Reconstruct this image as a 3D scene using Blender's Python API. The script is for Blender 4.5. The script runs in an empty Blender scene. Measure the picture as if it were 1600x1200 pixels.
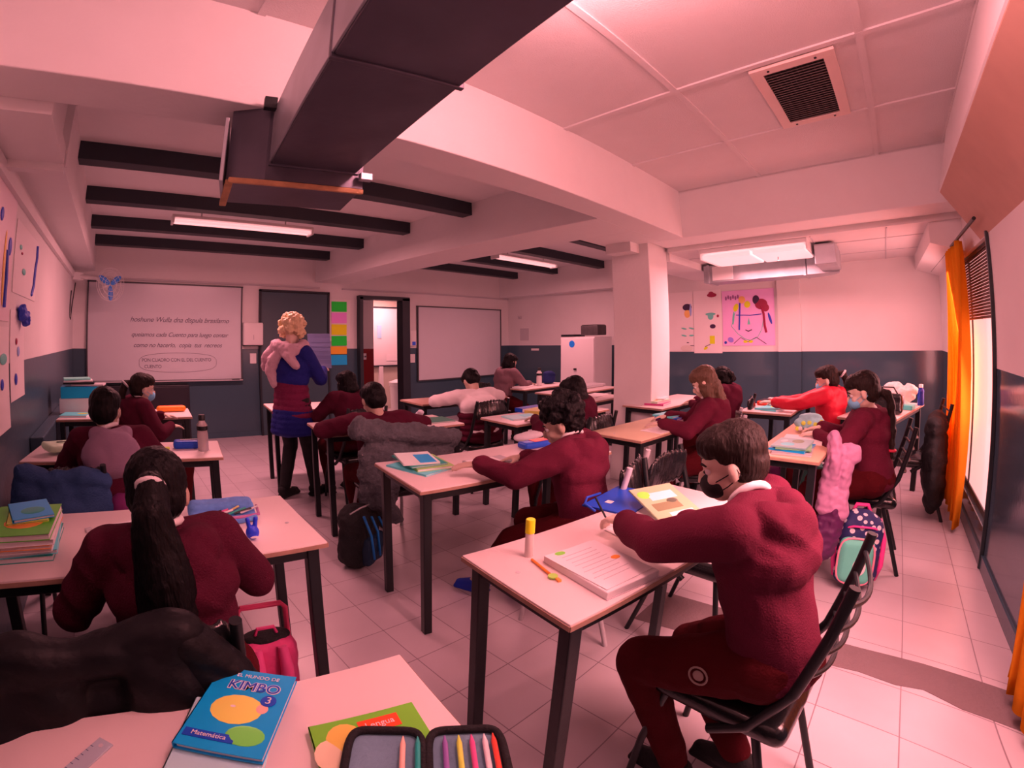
import bpy, bmesh, math, random
from mathutils import Vector, Matrix, Euler, noise
rnd = random.Random(7)
SC = bpy.context.scene
COL = SC.collection
R = math.radians
PI = math.pi

# ------------------------------------------------------------------ camera
# wide phone lens: fisheye polynomial with a shifted optical axis
CAM_Z = 1.45
cd = bpy.data.cameras.new('camera')
cam = bpy.data.objects.new('camera', cd)
COL.objects.link(cam)
cd.type = 'PANO'
cd.panorama_type = 'FISHEYE_LENS_POLYNOMIAL'
cd.fisheye_fov = R(200)
cd.sensor_width = 16.0
cd.sensor_height = 12.0
cd.sensor_fit = 'HORIZONTAL'
cd.fisheye_polynomial_k0 = 0.0
cd.fisheye_polynomial_k1 = -0.1287
cd.fisheye_polynomial_k2 = -0.003151
cd.fisheye_polynomial_k3 = 0.0004087
cd.fisheye_polynomial_k4 = 0.0
cd.shift_x = 137.0 / 1600.0
cd.shift_y = -102.0 / 1200.0
_y, _p, _r = 0.6407, 0.0417, 0.0060
_Rr = Matrix(((math.cos(_r), -math.sin(_r), 0), (math.sin(_r), math.cos(_r), 0), (0, 0, 1)))
_Rp = Matrix(((1, 0, 0), (0, math.cos(_p), -math.sin(_p)), (0, math.sin(_p), math.cos(_p))))
_Ry = Matrix(((math.cos(_y), 0, math.sin(_y)), (0, 1, 0), (-math.sin(_y), 0, math.cos(_y))))
_M = _Ry @ _Rp @ _Rr
def _w(v):
    l = _M @ Vector(v)
    return Vector((l.x, l.z, -l.y))
_m = Matrix((_w((1, 0, 0)), _w((0, -1, 0)), _w((0, 0, -1)))).transposed().to_4x4()
_m.translation = (0, 0, CAM_Z)
cam.matrix_world = _m
SC.camera = cam

# ------------------------------------------------------------------ view, world, lights
SC.view_settings.view_transform = 'Standard'
SC.view_settings.look = 'None'
SC.view_settings.gamma = 1.0
SC.view_settings.exposure = 1.4
SC.view_settings.use_curve_mapping = False
LC = (1.0, 0.335, 0.36)          # the pink cast of the room light
wd = bpy.data.worlds.new('world')
SC.world = wd
wd.use_nodes = True
bg = wd.node_tree.nodes['Background']
bg.inputs['Color'].default_value = (1.0, 0.40, 0.40, 1)
bg.inputs['Strength'].default_value = 0.45

def area(name, loc, size, power, direction=(0, 0, -1), col=LC, spread=180):
    l = bpy.data.lights.new(name, 'AREA')
    l.shape = 'RECTANGLE'; l.size, l.size_y = size
    l.energy = power; l.color = col; l.spread = R(spread)
    o = bpy.data.objects.new(name, l); COL.objects.link(o)
    o.location = loc
    o.rotation_euler = Vector(direction).to_track_quat('-Z', 'Y').to_euler()
    return o
def bulb(name, loc, power, rad=0.04, col=LC):
    l = bpy.data.lights.new(name, 'POINT'); l.energy = power; l.color = col; l.shadow_soft_size = rad
    o = bpy.data.objects.new(name, l); COL.objects.link(o); o.location = loc
    return o
for _x, _pw in ((1.12, 8.2), (-0.12, 0.6)):
    for _k in range(3): bulb('lamp_light', (_x, 0.05 + 0.32 * _k, 2.60), _pw)
area('lamp_light', (1.20, 4.6, 2.50), (1.45, 0.12), 27)
area('lamp_light', (5.30, 4.6, 2.50), (1.3, 0.12), 17)
area('lamp_light', (4.98, 1.13, 2.15), (0.6, 0.9), 18)
area('corridor_fill', (5.0, 7.9, 2.3), (0.8, 0.3), 14)  # unseen lamp added to brighten the corridor and its white board
area('window_side_light', (1.75, -0.60, 1.40), (1.1, 1.1), 25, (0.25, 1, -1.6), col=(1.0, 0.36, 0.37), spread=125)  # added light that brightens the floor on the right
area('window_side_light', (3.92, -0.64, 1.0), (0.45, 1.4), 9, (0, 1, -0.3), col=(1.0, 0.36, 0.37))
area('window_side_light', (5.1, -0.64, 1.3), (1.2, 1.2), 13, (0.1, 1, -0.1), col=(1.0, 0.36, 0.37))

# ------------------------------------------------------------------ materials
def lin(c):
    c /= 255.0
    return c / 12.92 if c <= 0.04045 else ((c + 0.055) / 1.055) ** 2.4
def alb(r, g, b, s=1.0):
    "surface colour of a thing whose picture colour under the pink room light is r,g,b"
    c = [max(0.003, v) for v in (lin(r) * s / 0.90, lin(g) * s / 0.31, lin(b) * s / 0.335)]
    k = max(1.0, max(c) / 0.92)
    return tuple(min(0.92, v / k ** 0.5) for v in c)
_mats = {}
def mat(name, col, rough=0.55, metal=0.0, bump=0.0, bscale=60.0, var=0.06, vscale=6.0, coat=0.0, sheen=0.0,
        trans=0.0, emit=None, estr=0.0, spec=0.5, stretch=None, ior=1.45):
    if name in _mats:
        return _mats[name]
    m = bpy.data.materials.new(name); m.use_nodes = True
    nt = m.node_tree; b = nt.nodes['Principled BSDF']
    b.inputs['Roughness'].default_value = rough
    b.inputs['Metallic'].default_value = metal
    b.inputs['Specular IOR Level'].default_value = spec
    b.inputs['Coat Weight'].default_value = coat
    b.inputs['Sheen Weight'].default_value = sheen
    b.inputs['Transmission Weight'].default_value = trans
    b.inputs['IOR'].default_value = ior
    tc = nt.nodes.new('ShaderNodeTexCoord')
    mp = nt.nodes.new('ShaderNodeMapping')
    nt.links.new(tc.outputs['Object'], mp.inputs['Vector'])
    if stretch: mp.inputs['Scale'].default_value = stretch
    n = nt.nodes.new('ShaderNodeTexNoise'); n.inputs['Scale'].default_value = vscale; n.inputs['Detail'].default_value = 4
    nt.links.new(mp.outputs['Vector'], n.inputs['Vector'])
    mx = nt.nodes.new('ShaderNodeMix'); mx.data_type = 'RGBA'
    c1 = tuple(v * (1 - var) for v in col[:3]) + (1,)
    c2 = tuple(min(1, v * (1 + var)) for v in col[:3]) + (1,)
    mx.inputs['A'].default_value = c1; mx.inputs['B'].default_value = c2
    nt.links.new(n.outputs['Fac'], mx.inputs['Factor'])
    nt.links.new(mx.outputs['Result'], b.inputs['Base Color'])
    if bump > 0:
        n2 = nt.nodes.new('ShaderNodeTexNoise'); n2.inputs['Scale'].default_value = bscale; n2.inputs['Detail'].default_value = 3
        nt.links.new(mp.outputs['Vector'], n2.inputs['Vector'])
        bp = nt.nodes.new('ShaderNodeBump'); bp.inputs['Strength'].default_value = min(1, bump); bp.inputs['Distance'].default_value = 0.01
        nt.links.new(n2.outputs['Fac'], bp.inputs['Height'])
        nt.links.new(bp.outputs['Normal'], b.inputs['Normal'])
    if emit:
        b.inputs['Emission Color'].default_value = tuple(emit) + (1,)
        b.inputs['Emission Strength'].default_value = estr
    _mats[name] = m
    return m

def two_tone(name, upper, lower, z, rough_up=0.8, rough_low=0.22, bumpy=0.12):
    "painted wall: enamel below height z, matt paint above"
    m = bpy.data.materials.new(name); m.use_nodes = True
    nt = m.node_tree; b = nt.nodes['Principled BSDF']
    g = nt.nodes.new('ShaderNodeNewGeometry'); s = nt.nodes.new('ShaderNodeSeparateXYZ')
    nt.links.new(g.outputs['Position'], s.inputs['Vector'])
    t = nt.nodes.new('ShaderNodeMath'); t.operation = 'GREATER_THAN'; t.inputs[1].default_value = z
    nt.links.new(s.outputs['Z'], t.inputs[0])
    n = nt.nodes.new('ShaderNodeTexNoise'); n.inputs['Scale'].default_value = 1.7; n.inputs['Detail'].default_value = 5
    nt.links.new(g.outputs['Position'], n.inputs['Vector'])
    mx = nt.nodes.new('ShaderNodeMix'); mx.data_type = 'RGBA'
    nt.links.new(t.outputs[0], mx.inputs['Factor'])
    mx.inputs['A'].default_value = tuple(lower) + (1,); mx.inputs['B'].default_value = tuple(upper) + (1,)
    mr = nt.nodes.new('ShaderNodeMapRange'); mr.inputs['To Min'].default_value = 0.9; mr.inputs['To Max'].default_value = 1.06
    nt.links.new(n.outputs['Fac'], mr.inputs['Value'])
    vm = nt.nodes.new('ShaderNodeVectorMath'); vm.operation = 'SCALE'
    nt.links.new(mx.outputs['Result'], vm.inputs[0]); nt.links.new(mr.outputs['Result'], vm.inputs['Scale'])
    nt.links.new(vm.outputs[0], b.inputs['Base Color'])
    mr2 = nt.nodes.new('ShaderNodeMapRange'); mr2.inputs['To Min'].default_value = rough_low; mr2.inputs['To Max'].default_value = rough_up
    nt.links.new(t.outputs[0], mr2.inputs['Value']); nt.links.new(mr2.outputs['Result'], b.inputs['Roughness'])
    n2 = nt.nodes.new('ShaderNodeTexNoise'); n2.inputs['Scale'].default_value = 35
    nt.links.new(g.outputs['Position'], n2.inputs['Vector'])
    bp = nt.nodes.new('ShaderNodeBump'); bp.inputs['Strength'].default_value = bumpy; bp.inputs['Distance'].default_value = 0.01
    nt.links.new(n2.outputs['Fac'], bp.inputs['Height']); nt.links.new(bp.outputs['Normal'], b.inputs['Normal'])
    return m

WHITE = (0.80, 0.80, 0.80)
SLATE = (0.054, 0.108, 0.145)
M_white = mat('white_paint', WHITE, 0.8, bump=0.15, bscale=30, var=0.03)
M_ceil = mat('ceiling_panel', (0.72, 0.70, 0.70), 0.9, bump=0.3, bscale=140, var=0.04)
M_back = two_tone('wall_paint_back', WHITE, SLATE, 1.30)
M_side = two_tone('wall_paint_side', WHITE, SLATE, 1.30, rough_low=0.3)
M_right = two_tone('wall_paint_right', WHITE, SLATE, 1.21, rough_low=0.12, bumpy=0.03)
M_beam = mat('dark_beam_paint', (0.018, 0.026, 0.036), 0.5, var=0.2)
M_black = mat('black_steel', (0.009, 0.014, 0.017), 0.38, bump=0.05, var=0.2)
M_vinyl = mat('black_vinyl', (0.010, 0.012, 0.014), 0.22, bump=0.12, bscale=90, var=0.15, coat=0.3)
M_lam = mat('white_laminate', (0.80, 0.72, 0.70), 0.38, var=0.03, vscale=9)
M_wood = mat('beech_laminate', (0.72, 0.47, 0.30), 0.4, var=0.08, vscale=5, stretch=(1, 12, 1))
M_edge = mat('worn_edge', (0.42, 0.27, 0.20), 0.6, var=0.25, vscale=25)
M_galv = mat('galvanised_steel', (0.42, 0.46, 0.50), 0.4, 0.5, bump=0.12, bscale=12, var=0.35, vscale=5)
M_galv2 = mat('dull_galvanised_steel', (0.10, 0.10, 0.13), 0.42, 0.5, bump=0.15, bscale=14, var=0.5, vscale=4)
M_rust = mat('rusty_lip', (0.55, 0.32, 0.16), 0.7, 0.2, bump=0.5, bscale=50, var=0.5, vscale=15)
M_skin = mat('skin', (0.55, 0.42, 0.33), 0.5, var=0.08, vscale=10)
M_skin2 = mat('light_skin', (0.72, 0.58, 0.48), 0.5, var=0.06, vscale=10)
M_maroon = mat('maroon_fleece', (.112, .014, .036), 0.9, bump=0.4, bscale=220, var=0.14, vscale=14, spec=.12)
M_maroon2 = mat('dark_maroon_fleece', (.080, .010, .028), 0.9, bump=0.4, bscale=220, var=0.14, vscale=14, spec=.12)
M_trous = mat('maroon_trousers', (.075, .006, .010), 0.9, bump=0.3, bscale=160, var=0.15, spec=.12)
M_navy = mat('navy_cloth', alb(16, 18, 58), 0.85, bump=0.3, bscale=120, var=0.2)
M_blackcloth = mat('black_cloth', (0.007, 0.009, 0.011), 0.8, bump=0.4, bscale=120, var=0.25)
M_puffer = mat('black_puffer_nylon', (0.004, 0.005, 0.007), 0.5, bump=0.5, bscale=28, var=0.2, spec=.25)
M_hair = mat('black_hair', (0.004, 0.004, 0.005), 0.5, bump=0.9, bscale=70, var=0.3, vscale=30, spec=.2, stretch=(1, 1, 0.15))
M_hairb = mat('brown_hair', (0.020, 0.014, 0.012), 0.55, bump=0.9, bscale=80, var=0.35, vscale=30, spec=.2, stretch=(1, 1, 0.15))
M_hairg = mat('ginger_hair', (0.115, 0.07, 0.04), 0.5, bump=0.9, bscale=80, var=0.3, vscale=30, stretch=(1, 1, 0.15))
M_hairbl = mat('blond_hair', (0.80, 0.62, 0.36), 0.5, bump=1.0, bscale=60, var=0.35, vscale=26)
M_paper = mat('paper', (0.86, 0.84, 0.85), 0.7, var=0.02)
M_greyp = mat('grey_paper', (0.55, 0.55, 0.58), 0.7, var=0.04)
M_wpl = mat('white_plastic', (0.80, 0.80, 0.80), 0.35, var=0.02)
M_chrome = mat('chrome', (0.6, 0.6, 0.62), 0.2, 1.0, var=0.05)
M_mask = mat('blue_mask', alb(130, 130, 165), 0.7, var=0.04)
M_eye = mat('eye_white', (0.8, 0.8, 0.8), 0.2)
M_iris = mat('eye_dark', (0.02, 0.015, 0.01), 0.1)
def flat(name, r, g, b, rough=0.5, s=1.0):
    return mat(name, alb(r, g, b, s), rough, var=0.05)

# ------------------------------------------------------------------ scene graph helpers
def link(o):
    COL.objects.link(o); return o
def tag(o, label, cat, group=None, kind=None):
    o['label'] = label; o['category'] = cat
    if group: o['group'] = group
    if kind: o['kind'] = kind
    return o
def thing(name, label, cat, loc=(0, 0, 0), rotz=0.0, group=None):
    o = bpy.data.objects.new(name, None); o.empty_display_size = 0.1
    link(o); o.location = loc; o.rotation_euler = (0, 0, rotz)
    return tag(o, label, cat, group)
def put(name, me, m, parent=None, smooth=False):
    o = bpy.data.objects.new(name, me); link(o)
    if m is not None and not me.materials: me.materials.append(m)
    if smooth:
        me.polygons.foreach_set('use_smooth', [True] * len(me.polygons))
    if parent: o.parent = parent
    return o

_TS = bpy.data.scenes.new('work'); _TV = _TS.view_layers[0]
def ell(bm, M, u=16, v=10):
    "closed unit sphere pushed through matrix M"
    top = bm.verts.new(M @ Vector((0, 0, 1))); bot = bm.verts.new(M @ Vector((0, 0, -1)))
    rings = []
    for j in range(1, v):
        t = PI * j / v; z = math.cos(t); r = math.sin(t)
        rings.append([bm.verts.new(M @ Vector((r * math.cos(2 * PI * k / u), r * math.sin(2 * PI * k / u), z))) for k in range(u)])
    for k in range(u):
        bm.faces.new((top, rings[0][k], rings[0][(k + 1) % u])); bm.faces.new((bot, rings[-1][(k + 1) % u], rings[-1][k]))
    for A, B in zip(rings, rings[1:]):
        for k in range(u): bm.faces.new((A[k], B[k], B[(k + 1) % u], A[(k + 1) % u]))
def _work_dg():
    with bpy.context.temp_override(scene=_TS, view_layer=_TV):
        d = bpy.context.evaluated_depsgraph_get()
    d.update(); return d
class MB:
    "collects shapes for one mesh"
    def __init__(s): s.bm = bmesh.new()
    def box(s, c, d, rot=None, bevel=0.0, seg=2):
        r = bmesh.ops.create_cube(s.bm, size=1.0); vs = r['verts']
        bmesh.ops.scale(s.bm, vec=d, verts=vs)
        if bevel > 0:
            es = list({e for v in vs for e in v.link_edges})
            rr = bmesh.ops.bevel(s.bm, geom=es, offset=bevel, segments=seg, affect='EDGES', profile=0.5)
            vs = list({v for f in rr['faces'] for v in f.verts} | {v for v in vs if v.is_valid})
        M = Matrix.Translation(c) @ (Euler(rot).to_matrix().to_4x4() if rot else Matrix())
        bmesh.ops.transform(s.bm, matrix=M, verts=vs)
        return vs
    def box2(s, lo, hi, bevel=0.0):
        c = [(a + b) / 2 for a, b in zip(lo, hi)]; d = [abs(b - a) for a, b in zip(lo, hi)]
        return s.box(c, d, None, bevel)
    def cone(s, p0, p1, r0, r1=None, seg=16):
        r1 = r0 if r1 is None else r1
        p0, p1 = Vector(p0), Vector(p1); v = p1 - p0
        q = v.to_track_quat('Z', 'Y').to_matrix().to_4x4()
        M = Matrix.Translation((p0 + p1) / 2) @ q
        bmesh.ops.create_cone(s.bm, cap_ends=True, segments=seg, radius1=max(1e-4, r0), radius2=max(1e-4, r1), depth=v.length, matrix=M)
    def sph(s, c, r, rot=None, u=16, v=10):
        r = (r, r, r) if isinstance(r, (int, float)) else r
        M = Matrix.Translation(c) @ (Euler(rot).to_matrix().to_4x4() if rot else Matrix()) @ Matrix.Diagonal((r[0], r[1], r[2], 1))
        ell(s.bm, M, u, v)
    def cap(s, p0, p1, r0, r1=None, seg=12):
        r1 = r0 if r1 is None else r1
        s.cone(p0, p1, r0, r1, seg); s.sph(p0, r0, u=seg, v=8); s.sph(p1, r1, u=seg, v=8)
    def chain(s, pts, rs, seg=12):
        for i in range(len(pts) - 1): s.cap(pts[i], pts[i + 1], rs[i], rs[i + 1], seg)
    def tube(s, pts, r, seg=10, closed=False):
        pts = [Vector(p) for p in pts]; n = len(pts); rings = []
        up = None
        for i, p in enumerate(pts):
            a = pts[i - 1] if (i > 0 or closed) else pts[i]
            b = pts[(i + 1) % n] if (i < n - 1 or closed) else pts[i]
            t = (b - a).normalized()
            if up is None:
                up = Vector((0, 0, 1)) if abs(t.z) < 0.9 else Vector((1, 0, 0))
            x = t.cross(up).normalized(); up = x.cross(t).normalized()
            rr = r[i] if isinstance(r, (list, tuple)) else r
            rings.append([s.bm.verts.new(p + (x * math.cos(2 * PI * k / seg) + up * math.sin(2 * PI * k / seg)) * rr) for k in range(seg)])
        for i in range(n if closed else n - 1):
            A, B = rings[i], rings[(i + 1) % n]
            for k in range(seg):
                s.bm.faces.new((A[k], A[(k + 1) % seg], B[(k + 1) % seg], B[k]))
        if not closed:
            s.bm.faces.new(rings[0][::-1]); s.bm.faces.new(rings[-1])
    def lathe(s, prof, c=(0, 0, 0), seg=24):
        rings = []
        for (r, z) in prof:
            rings.append([s.bm.verts.new((c[0] + r * math.cos(2 * PI * k / seg), c[1] + r * math.sin(2 * PI * k / seg), c[2] + z)) for k in range(seg)])
        for A, B in zip(rings, rings[1:]):
            for k in range(seg): s.bm.faces.new((A[k], A[(k + 1) % seg], B[(k + 1) % seg], B[k]))
        s.bm.faces.new(rings[0][::-1]); s.bm.faces.new(rings[-1])
    def prism(s, pts, d):
        "closed outline pts (3D, planar) pushed along vector d"
        d = Vector(d)
        a = [s.bm.verts.new(p) for p in pts]; b = [s.bm.verts.new(Vector(p) + d) for p in pts]
        n = len(pts)
        s.bm.faces.new(a[::-1]); s.bm.faces.new(b)
        for i in range(n): s.bm.faces.new((a[i], a[(i + 1) % n], b[(i + 1) % n], b[i]))
    def mesh(s, name='m'):
        bmesh.ops.recalc_face_normals(s.bm, faces=s.bm.faces)
        me = bpy.data.meshes.new(name); s.bm.to_mesh(me); s.bm.free(); return me
    def build(s, name, m, parent=None, smooth=False):
        return put(name, s.mesh(name), m, parent, smooth)
    def sbuild(s, name, m, parent=None):
        o = put(name, s.mesh(name), m, parent, True)
        try:
            o.data.set_sharp_from_angle(angle=R(40))
        except Exception:
            pass
        return o
    def blob(s, name, m, parent=None, voxel=0.01, smooth=4, disp=None):
        "fuse everything into one continuous surface"
        me = s.mesh(name + '_raw')
        o = bpy.data.objects.new('tmp', me); _TS.collection.objects.link(o)
        r = o.modifiers.new('r', 'REMESH'); r.mode = 'VOXEL'; r.voxel_size = voxel
        if smooth:
            q = o.modifiers.new('s', 'SMOOTH'); q.factor = 0.5; q.iterations = smooth
        dg = _work_dg()
        ev = o.evaluated_get(dg)
        nm = bpy.data.meshes.new_from_object(ev, depsgraph=dg)
        bpy.data.objects.remove(o); bpy.data.meshes.remove(me)
        nm.materials.clear(); nm.name = name
        if disp:
            ns = [v.normal.copy() for v in nm.vertices]
            for v, nn in zip(nm.vertices, ns): v.co += nn * disp(v.co)
        return put(name, nm, m, parent, True)

def struct(name, mb, m, smooth=False):
    o = mb.build(name, m, None, smooth); o['kind'] = 'structure'; return o
def copy_tree(o, parent=None):
    c = o.copy(); link(c)
    if parent: c.parent = parent
    for ch in list(o.children): copy_tree(ch, c)
    return c
def text_mesh(name, txt, size, m, parent, loc, rot, depth=0.001, shear=0.0, spacing=1.0, xscale=1.0, offset=0.0):
    cu = bpy.data.curves.new('t', 'FONT'); cu.body = txt; cu.size = size; cu.extrude = depth; cu.shear = shear
    cu.space_character = spacing; cu.offset = offset; cu.align_x = 'CENTER'; cu.align_y = 'CENTER'
    o = bpy.data.objects.new('t', cu); _TS.collection.objects.link(o)
    dg = _work_dg()
    me = bpy.data.meshes.new_from_object(o.evaluated_get(dg), depsgraph=dg)
    bpy.data.objects.remove(o); bpy.data.curves.remove(cu)
    me.materials.clear()
    q = put(name, me, m, parent); q.location = loc; q.rotation_euler = rot; q.scale = (xscale, 1, 1)
    return q
# ------------------------------------------------------------------ the room
YB, XL, YR = 6.90, -0.65, -0.66
XF, XF2 = 6.60, 7.30
def tiles_material():
    m = bpy.data.materials.new('floor_tiles'); m.use_nodes = True
    nt = m.node_tree; b = nt.nodes['Principled BSDF']
    g = nt.nodes.new('ShaderNodeNewGeometry')
    mp = nt.nodes.new('ShaderNodeMapping'); T = 0.2855
    nt.links.new(g.outputs['Position'], mp.inputs['Vector'])
    mp.inputs['Scale'].default_value = (1 / T, 1 / T, 1); mp.inputs['Location'].default_value = (-0.205 / T, 0.222 / T, 0)
    br = nt.nodes.new('ShaderNodeTexBrick'); br.offset = 0.0; br.squash = 1.0
    br.inputs['Scale'].default_value = 1.0; br.inputs['Brick Width'].default_value = 1.0; br.inputs['Row Height'].default_value = 1.0
    br.inputs['Mortar Size'].default_value = 0.009; br.inputs['Mortar Smooth'].default_value = 0.3
    br.inputs['Color1'].default_value = (0.60, 0.56, 0.60, 1); br.inputs['Color2'].default_value = (0.54, 0.50, 0.55, 1)
    br.inputs['Mortar'].default_value = (0.26, 0.22, 0.26, 1)
    nt.links.new(mp.outputs['Vector'], br.inputs['Vector'])
    n = nt.nodes.new('ShaderNodeTexNoise'); n.inputs['Scale'].default_value = 3.0; n.inputs['Detail'].default_value = 6
    nt.links.new(g.outputs['Position'], n.inputs['Vector'])
    mr = nt.nodes.new('ShaderNodeMapRange'); mr.inputs['To Min'].default_value = 0.82; mr.inputs['To Max'].default_value = 1.12
    nt.links.new(n.outputs['Fac'], mr.inputs['Value'])
    vm = nt.nodes.new('ShaderNodeVectorMath'); vm.operation = 'SCALE'
    nt.links.new(br.outputs['Color'], vm.inputs[0]); nt.links.new(mr.outputs['Result'], vm.inputs['Scale'])
    nt.links.new(vm.outputs[0], b.inputs['Base Color'])
    b.inputs['Roughness'].default_value = 0.28
    bp = nt.nodes.new('ShaderNodeBump'); bp.inputs['Strength'].default_value = 0.25; bp.inputs['Distance'].default_value = 0.004
    nt.links.new(br.outputs['Fac'], bp.inputs['Height']); bp.invert = True
    nt.links.new(bp.outputs['Normal'], b.inputs['Normal'])
    return m
M_floor = tiles_material()
f = MB(); f.box2((XL - .1, YR - .3, -0.1), (XF2 + .1, YB + 1.9, 0)); struct('floor', f, M_floor)
# worn strip of bare cement across the floor
s = MB()
top = [(2.30, 0.50), (2.36, 0.20), (2.50, -0.05), (2.62, -0.25), (2.76, -0.62)]
up = [(2.05, 0.98), (2.09, 0.70), (2.12, 0.45), (2.19, 0.2), (2.23, -0.06), (2.22, -0.2), (2.25, -0.3), (2.21, -0.42), (2.22, -0.64)]
lo = [(2.44, -0.64), (2.44, -0.3), (2.42, -0.05), (2.41, 0.2), (2.42, 0.5), (2.40, 0.98)]
s.prism([(x, y, 0.0005) for x, y in up + lo], (0, 0, 0.0015))
o = s.build('trim_1', mat('bare_cement', (0.19, 0.15, 0.16), 0.8, bump=0.4, var=0.12)); o['kind'] = 'structure'

b = MB(); b.box2((XL - .12, YR - .2, 0), (XL, YB + .1, 2.9)); struct('wall_left', b, M_side)
# back wall around the second doorway
b = MB()
b.box2((XL, YB, 0), (3.80, YB + .12, 2.9)); b.box2((4.74, YB, 0), (XF2 + .1, YB + .12, 2.9)); b.box2((3.80, YB, 2.13), (4.74, YB + .12, 2.9))
struct('wall_back', b, M_back)
b = MB(); b.box2((XF2, 3.0, 0), (XF2 + .12, YB, 2.9)); b.box2((XF + .1, 2.95, 0), (XF2, 3.05, 2.9)); struct('wall_far_end', b, M_back)
b = MB(); b.box2((XF, YR - .2, 0), (XF + .12, 3.05, 2.9)); b.box2((XF - .05, 0.97, 0), (XF, 1.27, 2.27)); struct('wall_right', b, M_right)
# window wall: solid near the camera, window opening beyond
b = MB()
b.box2((XL, YR - .14, 0), (3.66, YR, 2.9))
b.box2((3.66, YR - .14, 0), (XF, YR, 0.22)); b.box2((3.66, YR - .14, 2.0), (XF, YR, 2.9))
b.box2((5.75, YR - .14, 0.22), (XF, YR, 2.0))
struct('wall_window_side', b, M_right)
b = MB(); b.box2((-1.2, YR - .16, 0), (XL, YR - .02, 2.9)); b.bm.free()
# ceilings
b = MB(); b.box2((XL, YR, 2.77), (4.25, 1.72, 2.87)); struct('ceiling', b, M_ceil)
b = MB(); b.box2((XL, 1.72, 2.74), (XF2, YB, 2.84)); struct('ceiling', b, M_white)
b = MB(); b.box2((4.55, YR, 2.28), (XF, 1.98, 2.38)); struct('ceiling', b, M_ceil)
# tile joints of the near ceiling
b = MB()
for x in (0.40, 2.35, 3.25): b.box2((x - .018, YR, 2.760), (x + .018, 1.68, 2.772))
for y in (-0.10, 0.86): b.box2((XL, y - .018, 2.7605), (4.2, y + .018, 2.772))
b.box2((XL, 1.645, 2.755), (4.2, 1.69, 2.772)); b.box2((XL, -.60, 2.755), (4.2, -.555, 2.772)); b.box2((4.16, -.6, 2.755), (4.2, 1.68, 2.772))
struct('trim_2', b, M_ceil)
b = MB()
for x in (5.1, 5.9): b.box2((x - .006, YR, 2.275), (x + .006, 1.95, 2.2805))
for y in (-0.1, 0.55, 1.2): b.box2((4.6, y - .006, 2.275), (XF, y + .006, 2.2805))
struct('trim_3', b, M_greyp)
# beams
def beam(n, lo, hi): b = MB(); b.box2(lo, hi, 0.006); return struct('beam_%d' % n, b, M_white)
beam(1, (XL, 1.64, 2.33), (4.16, 1.88, 2.80))
beam(2, (3.02, 1.88, 2.33), (3.60, YB, 2.80))
beam(3, (4.16, YR, 2.33), (4.60, 2.0, 2.80))
beam(4, (3.60, 1.88, 2.33), (4.16, 2.45, 2.80))
beam(5, (4.60, 1.98, 2.20), (XF, 2.45, 2.80))
b = MB(); b.box2((4.16, 2.02, 0), (4.60, 2.45, 2.82), 0.008); struct('pillar', b, M_white)
b = MB(); b.box2((3.98, 2.12, 2.24), (4.16, 2.40, 2.34)); struct('trim_4', b, M_white)
# soffits
b = MB(); b.box2((XL, 1.88, 2.34), (-.37, YB, 2.80)); b.box2((XL, 1.88, 2.28), (-.34, 2.45, 2.36)); struct('soffit_left', b, M_white)
b = MB(); b.prism([(XL, -.57, 2.79), (XL, -.455, 2.36), (XL, YR, 2.02), (XL, YR, 2.79)], (4.58, 0, 0)); struct('soffit_window_side', b, M_white)
b = MB(); b.prism([(4.6, -.42, 2.30), (4.6, -.42, 2.12), (4.6, YR, 2.03), (4.6, YR, 2.30)], (2.0, 0, 0)); struct('soffit_window_side', b, M_white)
b = MB(); b.box2((7.05, 3.05, 2.27), (XF2, YB, 2.80)); struct('soffit_far_end', b, M_white)
# dark timber joists
for i, (y, x0) in enumerate(((3.28, -.37), (4.30, -.37), (5.34, -.37), (6.36, -.37))):
    b = MB(); b.box2((x0, y, 2.615), (3.02, y + .14, 2.745), 0.004); struct('trim_%d' % (i + 11), b, M_beam)
    b = MB(); b.box2((3.60, y, 2.615), (7.05, y + .14, 2.745), 0.004); struct('trim_%d' % (i + 15), b, M_beam)
# conduits
b = MB(); b.box2((XL, YB - .02, 2.235), (3.1, YB, 2.262)); b.box2((3.5, YB - .02, 2.235), (XF2, YB, 2.262)); struct('trim_5', b, M_greyp)
b = MB(); b.box2((-.66, 1.9, 2.20), (-.615, 6.85, 2.27)); b.box2((-.62, 2.44, 2.24), (-.34, 2.50, 2.285)); b.box2((-.37, 2.44, 2.28), (-.33, 2.50, 2.74)); struct('trim_6', b, M_white)
b = MB(); b.box2((XL, 3.5, 0.0), (XL + .10, 5.35, 0.78), 0.01); struct('trim_7', b, mat('slate_enamel', SLATE, 0.25, bump=0.1))
b = MB(); b.box2((XL, YR, 0), (XF, YR + .012, 0.09)); struct('baseboard_window_side', b, mat('slate_enamel', SLATE, 0.25))
b = MB(); b.box2((XL, YB - .012, 0), (3.78, YB, 0.08)); b.box2((4.76, YB - .012, 0), (XF2, YB, 0.08)); struct('baseboard_back', b, mat('slate_enamel', SLATE, 0.25))

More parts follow.
